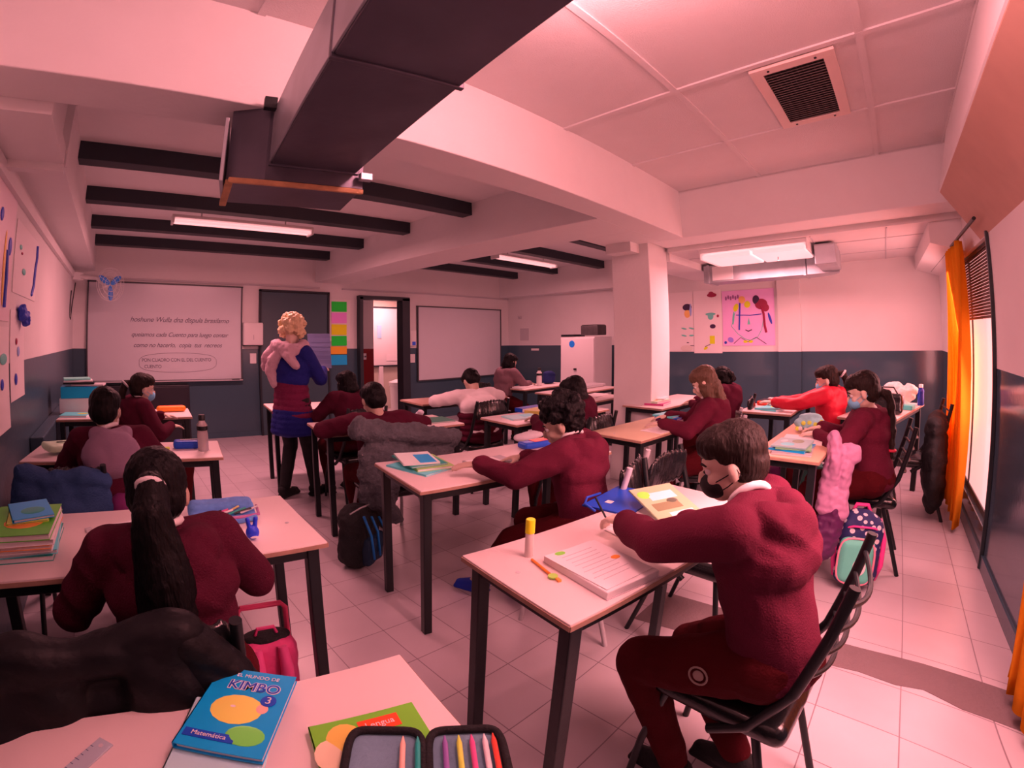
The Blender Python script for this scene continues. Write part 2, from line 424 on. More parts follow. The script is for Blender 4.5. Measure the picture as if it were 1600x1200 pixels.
# window with roller blind, frame and a pane glowing as outdoor light
w = thing('window_1', 'window', 'window'); 
for k in ('label', 'category'): del w[k]
w['kind'] = 'structure'
b = MB()
for x in (3.675, 4.7, 5.75): b.box2((x - .015, YR - .10, 0.22), (x + .015, YR - .03, 2.0))
for z in (0.24, 1.98): b.box2((3.66, YR - .10, z - .025), (5.75, YR - .03, z + .025))
b.build('window_frame', mat('dark_window_frame', (0.03, 0.045, 0.05), 0.35), w)
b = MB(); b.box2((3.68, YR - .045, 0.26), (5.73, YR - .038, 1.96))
b.build('pane', mat('glowing_pane', (0.9, 0.9, 0.9), 0.4, emit=(1, .4, .41), estr=.45), w)
b = MB()
for i in range(22): b.box((4.7, YR - .025, 1.97 - i * .0215), (2.02, .006, .018), (0.35, 0, 0))
tag(b.build('roller_blind', mat('brown_blind', (0.09, 0.055, 0.045), 0.6, var=0.2)), 'brown slatted blind half lowered in the window behind the orange curtain', 'blind')
# floor-to-soffit window post, next to the curtain
b = MB(); b.box2((3.645, YR, 0), (3.665, YR + .02, 2.02), 0.003); struct('trim_8', b, mat('dark_window_frame', (0.03, 0.045, 0.05), 0.35))
b = MB(); b.box2((3.0, YR, 0), (3.62, YR + .015, 0.10)); b.bm.free()

def curtain(x0, x1, y, z0fn, z1, label, folds, amp, m, group=None):
    n = 220; rows = 26; bm = bmesh.new(); grid = []
    for i in range(n + 1):
        t = i / n; x = x0 + (x1 - x0) * t
        col = []
        for j in range(rows + 1):
            q = j / rows; z = z1 + (z0fn(t) - z1) * q
            w_ = amp * (0.55 + 0.45 * q)
            yy = y + w_ * math.sin(t * folds * 2 * PI + 0.9 * math.sin(q * 2 + t * 5)) + 0.012 * math.sin(t * 40 + q * 4)
            xx = x + 0.018 * math.cos(t * folds * 4 * PI) * q
            col.append(bm.verts.new((xx, yy, z)))
        grid.append(col)
    for i in range(n):
        for j in range(rows):
            bm.faces.new((grid[i][j], grid[i + 1][j], grid[i + 1][j + 1], grid[i][j + 1]))
    me = bpy.data.meshes.new('curtain'); bm.to_mesh(me); bm.free()
    o = put('curtain', me, m, None, True)
    so = o.modifiers.new('s', 'SOLIDIFY'); so.thickness = 0.003
    return tag(o, label, 'curtain', group)
def curtain_material():
    m = bpy.data.materials.new('orange_curtain'); m.use_nodes = True; nt = m.node_tree
    nt.nodes.remove(nt.nodes['Principled BSDF']); out = nt.nodes['Material Output']
    d = nt.nodes.new('ShaderNodeBsdfDiffuse'); t = nt.nodes.new('ShaderNodeBsdfTranslucent'); mx = nt.nodes.new('ShaderNodeMixShader')
    tc = nt.nodes.new('ShaderNodeTexCoord'); w = nt.nodes.new('ShaderNodeTexNoise'); w.inputs['Scale'].default_value = 90
    nt.links.new(tc.outputs['Object'], w.inputs['Vector'])
    c = nt.nodes.new('ShaderNodeMix'); c.data_type = 'RGBA'; c.inputs['A'].default_value = (0.90, 0.42, 0.03, 1); c.inputs['B'].default_value = (0.95, 0.50, 0.04, 1)
    nt.links.new(w.outputs['Fac'], c.inputs['Factor'])
    nt.links.new(c.outputs['Result'], d.inputs['Color']); nt.links.new(c.outputs['Result'], t.inputs['Color'])
    mx.inputs[0].default_value = 0.55
    nt.links.new(d.outputs[0], mx.inputs[1]); nt.links.new(t.outputs[0], mx.inputs[2]); nt.links.new(mx.outputs[0], out.inputs['Surface'])
    return m
M_cur = curtain_material()
curtain(4.20, 5.02, YR + .085, lambda t: 0.02 + 0.10 * abs(math.sin(t * 3)), 2.06, 'long orange curtain hanging to the floor beside the bright window', 8, 0.035, M_cur)
curtain(1.75, 2.42, YR + .07, lambda t: 0.06, 2.05, 'orange curtain edge at the far right border of the photo', 6, 0.03, M_cur)
b = MB(); b.cone((3.5, YR + .09, 2.075), (6.4, YR + .09, 2.075), 0.011); tag(b.build('curtain_rail', M_black), 'thin dark curtain rail above the long orange curtain', 'rail')

# added sheet under the window soffit, peach for shade and curtain reflection
b = MB(); b.prism([(XL, -.460, 2.355), (XL, -.66, 2.015), (XL, -.66, 2.005), (XL, -.460, 2.345)], (4.56, 0, 0)); struct('trim_9', b, mat('soffit_shade_tint', (0.55, 0.36, 0.28), 0.7, var=.12))
t = thing('added_window', '', ''); del t['label']; del t['category']; t['kind'] = 'structure'; t.location = (1.75, YR, 1.4)  # unseen window put in as a source for the added side light
b = MB(); b.box((0, .005, 0), (1.1, .01, 1.1)); b.build('pane', mat('glowing_pane', (.9, .9, .9), .3, emit=(1, .4, .41), estr=.45), t)
b = MB()
for sx in (-1, 0, 1): b.box((sx * .56, .015, 0), (.04, .03, 1.2))
for sz in (-1, 1): b.box((0, .015, sz * .58), (1.16, .03, .04))
b.build('window_frame', mat('dark_window_frame', (0, 0, 0)), t)
# lamps
def tube_lamp(cx, cy, z, L, label, zc):
    t = thing('fluorescent_lamp', label, 'lamp', (cx, cy, z), 0, 'fluorescent lamps')
    b = MB(); b.box((0, 0, .045), (L, .15, .03), None, .006)
    for sx in (-1, 1): b.box((sx * (L / 2 - .012), 0, .01), (.024, .15, .06), None, .004)
    b.build('housing', M_wpl, t)
    for sy in (-1, 1):
        b = MB(); b.cone((-L / 2 + .03, sy * .036, .005), (L / 2 - .03, sy * .036, .005), .017)
        b.build('tube', mat('lit_tube', (0.9, 0.8, 0.8), 0.3, emit=(1.0, 0.40, 0.41), estr=0.42), t)
    for sx in (-1, 1):
        b = MB(); b.cone((sx * L * .3, 0, .05), (sx * L * .3, 0, zc - z), .006); b.build('hanger', M_greyp, t)
    return t
tube_lamp(1.20, 4.6, 2.55, 1.5, 'long lit fluorescent lamp below the dark joists on the left', 2.74)
tube_lamp(5.30, 4.6, 2.55, 1.35, 'lit fluorescent lamp seen left of the white pillar', 2.74)
for _x, _l in ((1.12, 'fluorescent lamp right of the big duct above the camera'), (-.12, 'fluorescent lamp left of the big duct above the camera')):
    tt = tube_lamp(0, 0, 2.66, 1.0, _l, 2.77); tt.location = (_x, .37, 2.66); tt.rotation_euler = (0, 0, PI / 2)
t = thing('ceiling_lamp', 'bright square lamp with several tubes beside the small duct', 'lamp', (4.94, 1.12, 2.28))
b = MB(); b.box((0, 0, -.02), (.66, 1.06, .04), None, .004)
for sy in (-1, 1): b.box((0, sy * .53, -.05), (.66, .012, .10))
b.build('housing', M_wpl, t)
for k in range(2):
    b = MB(); b.box((0, -.26 + k * .52, -.075), (.63, .50, .05), None, .015, 3)
    b.build('diffuser', mat('lit_tube', (0.9, 0.8, 0.8), 0.3), t)
b = MB(); b.cone((.0, -.2, -.04), (.0, -.2, -.14), .006); b.build('pull_cord', M_greyp, t)

# ventilation grille in the near ceiling
t = thing('ceiling_vent', 'square white vent with a brown grille in the near ceiling', 'vent', (2.80, 0.235, 2.765))
b = MB()
for sx in (-1, 1): b.box((sx * .385, 0, -.008), (.065, .43, .02), None, .002)
for sy in (-1, 1): b.box((0, sy * .185, -.008), (.71, .06, .02), None, .002)
b.build('frame', mat('vent_frame', (0.78, 0.66, 0.60), 0.5), t)
b = MB()
for k in range(24): b.box((-.34 + k * .0296, 0, -.006), (.006, .32, .016), (0, 0.6, 0))
for k in range(12): b.box((0, -.155 + k * .028, -.002), (.71, .004, .008))
b.build('grille', mat('brown_grille', (0.10, 0.085, 0.085), 0.6), t)
b = MB(); b.box((0, 0, .0), (.71, .32, .006)); b.build('backing', mat('vent_dark', (0.03, 0.03, 0.03), 0.8), t)
for sx in (-1, 1):
    for sy in (-1, 1):
        b = MB(); b.cone((sx * .385, sy * .12, -.022), (sx * .385, sy * .12, -.016), .007); b.build('screw', M_black, t)

# big duct
t = thing('air_duct', 'big galvanised air duct running overhead to a rusty outlet', 'duct', (0.68, 1.62, 2.09), -0.15)
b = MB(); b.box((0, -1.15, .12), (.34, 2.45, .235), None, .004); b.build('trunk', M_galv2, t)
b = MB(); b.box((-.173, -1.15, .12), (.008, 2.44, .22), None, .002); b.build('lit_side_sheet', M_galv, t)  # added sheet, paler so this side of the duct looks lamp-lit
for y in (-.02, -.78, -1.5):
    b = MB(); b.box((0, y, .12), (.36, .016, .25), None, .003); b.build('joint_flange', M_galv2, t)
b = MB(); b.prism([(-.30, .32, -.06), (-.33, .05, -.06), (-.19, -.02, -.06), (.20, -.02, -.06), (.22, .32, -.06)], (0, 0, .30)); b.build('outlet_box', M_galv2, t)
b = MB(); b.box((-.335, .17, .06), (.016, .33, .26), (0, 0, -.1), .003); b.build('outlet_flange', M_galv, t)
b = MB(); b.box((-.06, -.005, -.068), (.53, .03, .02), (0.2, 0, 0), .004); b.box((-.32, .17, -.068), (.03, .31, .02), None, .004); b.build('rusty_lip', M_rust, t)
b = MB(); b.box((-.2, -.06, .235), (.05, .03, .05), None, .003); b.build('bracket', M_black, t)
b = MB(); b.box((.20, -.05, -.02), (.05, .03, .03), None, .003); b.build('bracket', M_galv, t)

# small duct at the far right
t = thing('air_duct', 'small shiny galvanised duct with an elbow below the far ceiling', 'duct', (5.72, .93, 2.05))
b = MB(); b.box((0, .42, .10), (.34, 1.2, .20), None, .004); b.build('trunk', M_galv, t)
b = MB()
ang = [k * PI / 2 / 10 for k in range(11)]
cx, cy = -.20, -.18
pts = [(cx + .37 * math.cos(a), cy - .37 * math.sin(a), 0) for a in ang]; inn = [(cx + .03 * math.cos(a), cy - .03 * math.sin(a), 0) for a in ang[::-1]]
b.prism(pts + inn, (0, 0, .20)); b.build('elbow', M_galv, t)
b = MB(); b.box((-.50, -.47, .115), (.60, .20, .19), None, .004); b.build('branch', M_galv, t)
for y in (-.18, .96):
    b = MB(); b.box((0, y, .10), (.37, .03, .215), None, .003); b.build('joint_flange', M_galv, t)
b = MB(); b.box((-.172, .78, .10), (.012, .26, .16), None, .003); b.build('access_panel', M_wpl, t)

# ------------------------------------------------------------------ corridor seen through the doorway
b = MB(); b.box2((3.2, 7.62, 0), (4.53, 7.72, 2.6)); struct('wall_corridor', b, two_tone('corridor_paint', (0.42, 0.42, 0.44), alb(88, 8, 10, 1.6), 1.28))
b = MB(); b.box2((4.4, 8.45, 0), (6.6, 8.55, 2.6)); struct('wall_corridor', b, mat('beige_paint', (0.62, 0.60, 0.50), 0.8, var=0.05))
b = MB(); b.box2((3.2, YB + .12, 2.55), (6.6, 8.55, 2.65)); struct('ceiling', b, M_white)
b = MB(); b.box2((6.5, YB + .12, 0), (6.6, 8.5, 2.6)); b.box2((3.15, YB + .12, 0), (3.25, 7.7, 2.6)); struct('wall_corridor', b, M_white)
t = thing('notice_board', 'bright white board on the corridor wall beyond the open doorway', 'board', (5.33, 8.43, 1.50))
b = MB(); b.box((0, 0, 0), (.70, .03, 1.16), None, .004); b.build('panel', M_wpl, t)
b = MB()
for sx in (-1, 1): b.box((sx * .36, -.005, 0), (.03, .045, 1.22))
for sz in (-1, 1): b.box((0, -.005, sz * .595), (.75, .045, .03))
b.build('frame', M_beam, t)
b = MB(); b.box((-.19, -.02, .10), (.10, .003, .26)); b.build('note', flat('blue_note', 170, 140, 175), t)
b = MB(); b.box((.15, -.02, -.42), (.35, .003, .14)); b.build('note', M_paper, t)
b = MB(); b.box2((5.12, 8.40, 0.0), (5.22, 8.45, 0.9)); tag(b.build('white_post', M_wpl), 'narrow white post below the bright board in the corridor', 'post')
t = thing('door_lock', 'small metal lock plate on the maroon corridor wall', 'lock', (4.32, 7.61, 1.14))
b = MB(); b.box((0, 0, 0), (.09, .012, .11), None, .003); b.build('plate', M_greyp, t)
b = MB(); b.cone((0, -.01, 0), (0, -.05, 0), .018); b.build('knob', M_chrome, t)
t = thing('waste_bin', 'white bin standing in the corridor doorway', 'bin', (5.15, 7.75, 0))
b = MB(); b.lathe([(.13, 0), (.15, .02), (.17, .55), (.18, .56), (.18, .60), (.15, .62)]); b.sbuild('bucket', M_wpl, t)
b = MB(); b.lathe([(.185, .60), (.185, .63), (.05, .68)]); b.sbuild('lid', M_wpl, t)

# door 1 (closed, dark) and door 2 frame
t = thing('door_1', '', ''); del t['label']; del t['category']; t['kind'] = 'structure'; t.location = (2.67, YB, 0)
b = MB(); b.box((0, -.02, 1.075), (1.12, .04, 2.15), None, .004); b.build('door_leaf', mat('slate_door', (0.05, 0.095, 0.12), 0.3, var=0.05), t)
b = MB(); b.box((-.575, -.025, 1.09), (.03, .06, 2.18)); b.box((.575, -.025, 1.09), (.03, .06, 2.18)); b.box((0, -.025, 2.17), (1.18, .06, .03)); b.build('door_frame', M_beam, t)
b = MB(); b.cone((.48, -.04, 1.0), (.48, -.09, 1.0), .012); b.cone((.48, -.09, 1.0), (.37, -.09, 1.0), .010); b.build('door_handle', M_chrome, t)
t = thing('door_2', '', ''); del t['label']; del t['category']; t['kind'] = 'structure'; t.location = (4.27, YB, 0)
b = MB(); b.box((-.455, -.02, 1.065), (.06, .18, 2.13)); b.box((.42, -.02, 1.065), (.15, .18, 2.13)); b.box((0, -.02, 2.125), (.98, .18, .06)); b.build('door_frame', M_beam, t)

# ------------------------------------------------------------------ things on the back wall
def whiteboard(x0, x1, z0, z1, label, cap=True):
    t = thing('whiteboard', label, 'whiteboard', ((x0 + x1) / 2, YB - .02, (z0 + z1) / 2), 0, 'whiteboards')
    w, h = x1 - x0, z1 - z0
    b = MB(); b.box((0, 0, 0), (w, .02, h)); b.build('writing_surface', mat('whiteboard_enamel', (0.64, 0.68, 0.73), 0.22, var=0.02), t)
    fr = MB()
    for sx in (-1, 1): fr.box((sx * w / 2, -.005, 0), (.018, .04, h))
    for sz in (-1, 1): fr.box((0, -.005, sz * h / 2), (w + .03, .04, .02))
    fr.build('frame', mat('board_frame', (0.06, 0.07, 0.08), 0.4), t)
    if cap:
        tr = MB(); tr.box((0, -.05, -h / 2 - .005), (w, .07, .014), None, .003); tr.build('pen_tray', M_greyp, t)
    return t
wb = whiteboard(-.45, 1.80, 0.86, 2.20, 'large whiteboard with handwriting on the left back wall')
M_ink = mat('marker_ink', (0.10, 0.10, 0.16), 0.5, var=0.3, vscale=30)
for i, (tx, z, x, sz) in enumerate((('hoshune Wulla dna dispula brasilamo', .17, .20, .098), ('queiamos cada Cuento para luego contar', -.035, .20, .086),
                                    ('como no hacerlo,  copia  tus  recreos', -.18, .17, .086), ('PON CUADRO CON EL DEL CUENTO', -.385, .15, .066), ('CUENTO', -.475, -.20, .066))):
    q = text_mesh('writing', tx, sz, M_ink, wb, (x, -.0115, z), (PI / 2, 0, 0), 0.0006, 0.35 if i < 3 else 0, 0.95, 1.05 if i < 3 else .95, 0.0)
b = MB()
ov = [(.17 + .58 * math.cos(a) * (1 if abs(math.cos(a)) < .9 else .98), -.0115, -.42 + .135 * math.copysign(abs(math.sin(a)) ** .6, math.sin(a))) for a in [2 * PI * k / 60 for k in range(60)]]
b.tube(ov, .0022, 5, True); b.build('oval_line', M_ink, wb)
b = MB(); b.box((.99, -.07, -.665), (.12, .03, .02), None, .003); tag(b.build('board_eraser', M_black), 'black eraser lying on the tray of the written whiteboard', 'eraser'); bpy.data.objects['board_eraser'].location = (0.7, YB - .02, 1.53)
whiteboard(4.98, 7.04, 0.72, 2.02, 'blank whiteboard in the corner right of the doorway', False)
t = thing('cupboard', 'low dark cupboard below the written whiteboard', 'cupboard', (0.32, YB - .12, 0))
b = MB(); b.box((0, 0, .41), (1.30, .22, .80), None, .004); b.build('body', mat('dark_cupboard', alb(30, 14, 22), 0.4), t)
for sx in (-1, 1):
    b = MB(); b.box((sx * .325, -.118, .41), (.62, .016, .76), None, .003); d = b.build('door', mat('dark_cupboard', (0, 0, 0)), t)
    b = MB(); b.cone((sx * .07, -.13, .5), (sx * .07, -.13, .6), .006); b.build('handle', M_black, d)

t = thing('paper_dispenser', 'white paper dispenser on the wall right of the written whiteboard', 'dispenser', (1.97, YB - .06, 1.52))
b = MB(); b.box((0, 0, 0), (.31, .12, .33), None, .02, 3); b.sbuild('body', M_wpl, t)
b = MB(); b.box((0, -.06, -.05), (.012, .006, .07)); b.build('slot', M_greyp, t)
b = MB(); b.box((0, 0, -.168), (.29, .10, .02)); b.build('base_edge', M_black, t)
def switch(x, z, label):
    t = thing('light_switch', label, 'switch', (x, YB - .008, z))
    b = MB(); b.box((0, 0, 0), (.10, .014, .15), None, .004); b.build('plate', M_wpl, t)
    b = MB(); b.box((0, -.008, 0), (.035, .008, .06), None, .003); b.build('rocker', M_wpl, t)
switch(1.99, 1.16, 'white light switch below the paper dispenser')
switch(4.88, 1.12, 'white light switch low beside the doorway on its right')
t = thing('wall_device', 'small white wall box with a blue patch right of the doorway', 'device', (4.87, YB - .03, 1.47))
b = MB(); b.box((0, 0, 0), (.13, .05, .26), None, .008); b.sbuild('case', M_wpl, t)
b = MB(); b.box((.01, -.027, -.09), (.07, .006, .06), None, .002); b.build('blue_patch', flat('blue_patch', 50, 60, 150), t)
b = MB(); b.box2((3.27, YB - .010, 1.42), (3.66, YB, 2.08)); tag(b.build('backing_sheet', M_paper), 'white sheet behind the coloured cards by the doorway', 'sheet')
cards = [((0, 140, 30), 1.965, 'upper green card at the top of the card column', .16), ((222, 84, 140), 1.785, 'pink card second from the top of the card column', .165),
         ((245, 176, 0), 1.60, 'yellow card in the middle of the card column', .165), ((10, 150, 35), 1.425, 'lower green card between the yellow and orange cards', .155),
         ((252, 105, 25), 1.275, 'orange card near the bottom of the card column', .12), ((10, 120, 205), 1.12, 'blue card at the bottom of the card column', .16)]
for (c, z, lb, h) in cards:
    b = MB(); b.box((3.45 - (0.01 if z < 1.3 else 0), YB - .016, z), (.275 + (.02 if z < 1.3 else 0), .004, h), (0, rnd.uniform(-.02, .02), 0))
    tag(b.build('colour_card', flat('card_%d_%d' % (c[0], c[1]), *c, s=1.2)), lb, 'card', 'colour cards by the doorway')
b = MB(); b.box((6.3, 0, 0), (.01, .01, .01)); b.bm.free()
b = MB(); b.box2((XF2 - .008, 6.32, 1.40), (XF2, 6.55, 1.64)); tag(b.build('wall_notice', M_greyp), 'small lilac notice on the wall right of the blank whiteboard', 'notice')
b = MB(); b.box2((XF2 - .008, 6.05, 1.20), (XF2, 6.25, 1.24)); tag(b.build('wall_sticker', M_paper), 'tiny white sticker on the dark wall left of the cabinet', 'sticker')
t = thing('wall_hook', 'small pale hook high on the wall left of the cabinet', 'hook', (XF2 - .01, 6.55, 1.86))
b = MB(); b.box((0, 0, 0), (.02, .08, .05), None, .004); b.cone((0, 0, 0), (-.06, 0, .02), .01); b.build('bracket', M_greyp, t)

# wall fan in the corner
t = thing('wall_fan', 'wall fan with blue blade in the corner above the whiteboard', 'fan', (-.18, 6.52, 2.12), R(38))
b = MB(); b.box((-.30, .30, .10), (.16, .12, .10), None, .01); b.chain([(-.28, .28, .1), (-.10, .1, .08), (0, .02, 0)], [.03, .025, .035]); b.build('arm', M_wpl, t)
b = MB(); b.sph((0, 0, 0), (.07, .06, .07)); b.build('motor', M_wpl, t)
for k in range(3):
    a = k * 2 * PI / 3 + .6
    b = MB(); b.sph((.11 * math.cos(a), -.07, .11 * math.sin(a)), (.10, .008, .04), (0, -a, 0)); b.build('blade', flat('fan_blue', 70, 95, 175), t)
b = MB()
for rr in (.21, .15, .09): b.tube([(rr * math.cos(2 * PI * k / 28), -.10 + .02 * (rr < .1), rr * math.sin(2 * PI * k / 28)) for k in range(28)], .003, 5, True)
for k in range(16):
    a = 2 * PI * k / 16; b.cone((.05 * math.cos(a), -.09, .05 * math.sin(a)), (.21 * math.cos(a), -.10, .21 * math.sin(a)), .002, seg=5)
for rr in (.21, .18, .12): b.tube([(rr * math.cos(2 * PI * k / 28), -.055, rr * math.sin(2 * PI * k / 28)) for k in range(28)], .0035, 5, True)
b.build('cage', M_wpl, t)
b = MB(); b.tube([(-.30, .30, .02), (-.32, .34, -.3), (-.36, .3, -.45), (-.44, .2, -.42), (-.455, .15, -.1)], .007); b.build('cable', M_black, t)

# ------------------------------------------------------------------ drawings
M_bl = flat('marker_blue', 45, 40, 120); M_rd = flat('marker_red', 150, 20, 45); M_or = flat('marker_orange', 240, 120, 70)
M_yl = flat('marker_yellow', 245, 190, 20); M_gr = flat('marker_green', 110, 125, 120); M_dk = flat('marker_dark', 60, 20, 45)
def sheetm(name, label, lo, hi, axis, m=M_paper, group=None):
    t = thing(name, label, 'drawing', [(a + b_) / 2 for a, b_ in zip(lo, hi)], 0, group)
    b = MB(); b.box((0, 0, 0), [max(.003, abs(b_ - a)) for a, b_ in zip(lo, hi)]); b.build('paper_sheet', m, t); return t
XP = XF - .005
def wpl(y, z, t):  # local coordinates on a sheet on the far wall (camera side)
    return (-.004, y - t.location.y, z - t.location.z)
def stroke(name, t, pts, r, m):
    b = MB(); b.tube([wpl(y, z, t) for y, z in pts], r, 5); b.build(name, m, t)
def patch(name, t, y, z, ry, rz, m, rot=0):
    b = MB(); b.sph(wpl(y, z, t), (.003, ry, rz), (rot, 0, 0), 14, 8); b.build(name, m, t)
t = sheetm('portrait_poster', 'pink poster with a big drawn face wearing glasses', (XP - .003, 1.32, 1.29), (XP, 2.06, 2.03), 0, flat('pink_poster', 226, 110, 150, s=1.1))
stroke('face_outline', t, [(1.93 - .0, 1.55), (1.87, 1.75)][::-1] + [(1.84, 1.45), (1.74, 1.38), (1.66, 1.36), (1.56, 1.40), (1.50, 1.50), (1.47, 1.66)], .004, M_gr)
stroke('glasses', t, [(1.86, 1.70), (1.74, 1.695), (1.66, 1.69), (1.56, 1.695), (1.50, 1.70)], .006, M_bl)
b = MB(); b.prism([wpl(1.70, 1.57, t), wpl(1.66, 1.57, t), wpl(1.68, 1.66, t)], (-.003, 0, 0)); b.build('nose', M_gr, t)
stroke('mouth', t, [(1.73, 1.50), (1.69, 1.48), (1.64, 1.50)], .007, M_dk)
stroke('hair_strand', t, [(1.80, 1.86), (1.81, 1.7), (1.82, 1.5)], .011, M_bl)
stroke('hair_strand', t, [(1.50, 1.80), (1.47, 1.7), (1.46, 1.55), (1.44, 1.46)], .016, M_rd)
patch('hair_patch', t, 1.50, 1.83, .09, .07, M_rd); patch('hair_patch', t, 1.57, 1.89, .05, .06, M_dk); patch('hair_patch', t, 1.44, 1.78, .05, .05, M_rd)
patch('yellow_dot', t, 1.695, 1.835, .045, .045, M_yl); patch('yellow_dot', t, 1.86, 1.80, .035, .055, M_yl, .4); patch('orange_bow', t, 1.77, 1.90, .05, .05, M_or)
patch('earring', t, 1.90, 1.66, .015, .09, M_gr, .1); patch('earring', t, 1.385, 1.64, .018, .08, M_bl, -.3)
stroke('collar', t, [(1.90, 1.32), (1.80, 1.40), (1.70, 1.34), (1.58, 1.40), (1.44, 1.31)], .004, M_dk)
patch('bow_tie', t, 1.73, 1.345, .035, .018, M_yl); patch('bow_tie', t, 1.66, 1.345, .035, .018, M_yl)
patch('purple_patch', t, 1.945, 1.37, .045, .035, flat('marker_purple', 150, 80, 150), .4); patch('blue_dot', t, 2.02, 1.335, .02, .02, M_bl)
for i in range(6): patch('scribble', t, 2.0 - i * .035, 1.93 + .015 * (i % 2), .014, .028, flat('marker_mauve', 150, 60, 100))
t = sheetm('white_poster', 'tall white poster with small cut-out figures beside the pink poster', (XP - .003, 2.07, 1.19), (XP, 2.50, 2.06), 0)
patch('red_hat', t, 2.21, 1.99, .075, .03, M_rd); patch('red_hat', t, 2.22, 2.015, .04, .025, M_rd)
patch('green_figure', t, 2.24, 1.73, .08, .02, M_gr); patch('green_figure', t, 2.24, 1.70, .045, .05, M_gr); patch('red_heart', t, 2.13, 1.70, .018, .02, M_rd)
patch('dark_hair', t, 2.21, 1.56, .045, .03, M_dk); b = MB(); b.box(wpl(2.22, 1.375, t), (.004, .075, .11)); b.build('yellow_card', M_yl, t)
patch('small_fish', t, 2.32, 1.26, .035, .018, M_yl, -.5); stroke('tail_line', t, [(2.33, 1.28), (2.29, 1.30), (2.25, 1.31)], .004, M_dk)
t = sheetm('white_poster', 'white poster with a drawn head in a purple hood next to the pillar', (XP - .003, 2.51, 1.22), (XP, 2.95, 2.06), 0)
patch('purple_hair', t, 2.60, 1.84, .075, .05, M_dk); patch('orange_face', t, 2.60, 1.75, .05, .06, M_or); patch('hood', t, 2.55, 1.80, .02, .09, flat('marker_lilac', 150, 110, 150))
for i in range(3): patch('eyebrow', t, 2.66 - .12 * (i % 2), 1.54 - .1 * (i // 2), .045, .012, M_gr, .2)
patch('eyebrow', t, 2.54, 1.44, .04, .012, M_gr); patch('small_mouth', t, 2.60, 1.34, .02, .006, M_dk)
patch('peach_figure', t, 2.62, 1.26, .10, .045, flat('marker_peach', 215, 130, 130)); stroke('dash', t, [(2.56, 1.30), (2.50, 1.295)], .005, M_dk)
# drawings on the left wall
XW = XL + .002
def wlp(y, z, t): return (.005, y - t.location.y, z - t.location.z)
def lpatch(name, t, y, z, ry, rz, m, rot=0):
    b = MB(); b.sph(wlp(y, z, t), (.006, ry, rz), (rot, 0, 0), 14, 8); b.build(name, m, t)
def lstroke(name, t, pts, r, m):
    b = MB(); b.tube([wlp(y, z, t) for y, z in pts], r, 5); b.build(name, m, t)
g = 'drawings on the left wall'
t = sheetm('child_drawing', 'white drawing with a purple figure, farthest on the left wall', (XW, 3.0, 1.70), (XW + .003, 3.78, 2.12), 0, M_paper, g)
lstroke('figure_outline', t, [(3.60, 1.73), (3.67, 1.80), (3.70, 1.92), (3.74, 2.0), (3.73, 2.09)], .012, M_bl); lpatch('red_mouth', t, 3.2, 1.95, .02, .008, M_rd)
lpatch('grey_smudge', t, 3.3, 1.85, .05, .02, M_gr); lpatch('grey_smudge', t, 3.15, 1.98, .03, .015, M_gr)
t = sheetm('child_drawing', 'pink tinted drawing nearest the camera on the left wall', (XW, 2.46, 1.53), (XW + .003, 2.94, 2.21), 0, flat('pink_sheet', 225, 130, 140, s=1.05), g)
lpatch('blue_pompom', t, 2.60, 2.05, .03, .035, M_bl); lstroke('blue_line', t, [(2.78, 1.60), (2.80, 1.75), (2.78, 1.9)], .012, M_bl); lpatch('blue_pompom', t, 2.85, 1.93, .035, .05, M_bl)
lpatch('orange_stripe', t, 2.74, 1.80, .02, .20, M_or)
t = sheetm('child_drawing', 'long white drawing with blue buttons below the purple figure', (XW, 2.98, 1.08), (XW + .003, 3.40, 1.60), 0, M_paper, g)
lpatch('blue_button', t, 3.12, 1.20, .035, .035, M_bl); lpatch('red_spot', t, 3.14, 1.42, .02, .02, M_rd); lpatch('lilac_spot', t, 3.2, 1.36, .03, .03, flat('marker_lilac', 150, 110, 150))
t = sheetm('child_drawing', 'lowest white drawing with one blue button on the left wall', (XW, 2.60, 0.95), (XW + .003, 2.94, 1.50), 0, M_paper, g)
lpatch('blue_button', t, 2.76, 1.20, .03, .03, M_bl); lpatch('green_smear', t, 2.8, 1.33, .08, .03, M_gr)
b = MB(); b.sph((XL + .03, 3.20, 1.59), (.03, .06, .055)); b.sph((XL + .04, 3.27, 1.56), (.03, .05, .05))
tag(b.blob('pompom_bow', M_bl, None, .006, 1, lambda c: .012 * noise.noise(c * 40)), 'dark blue paper bow pinned to the left wall', 'bow')
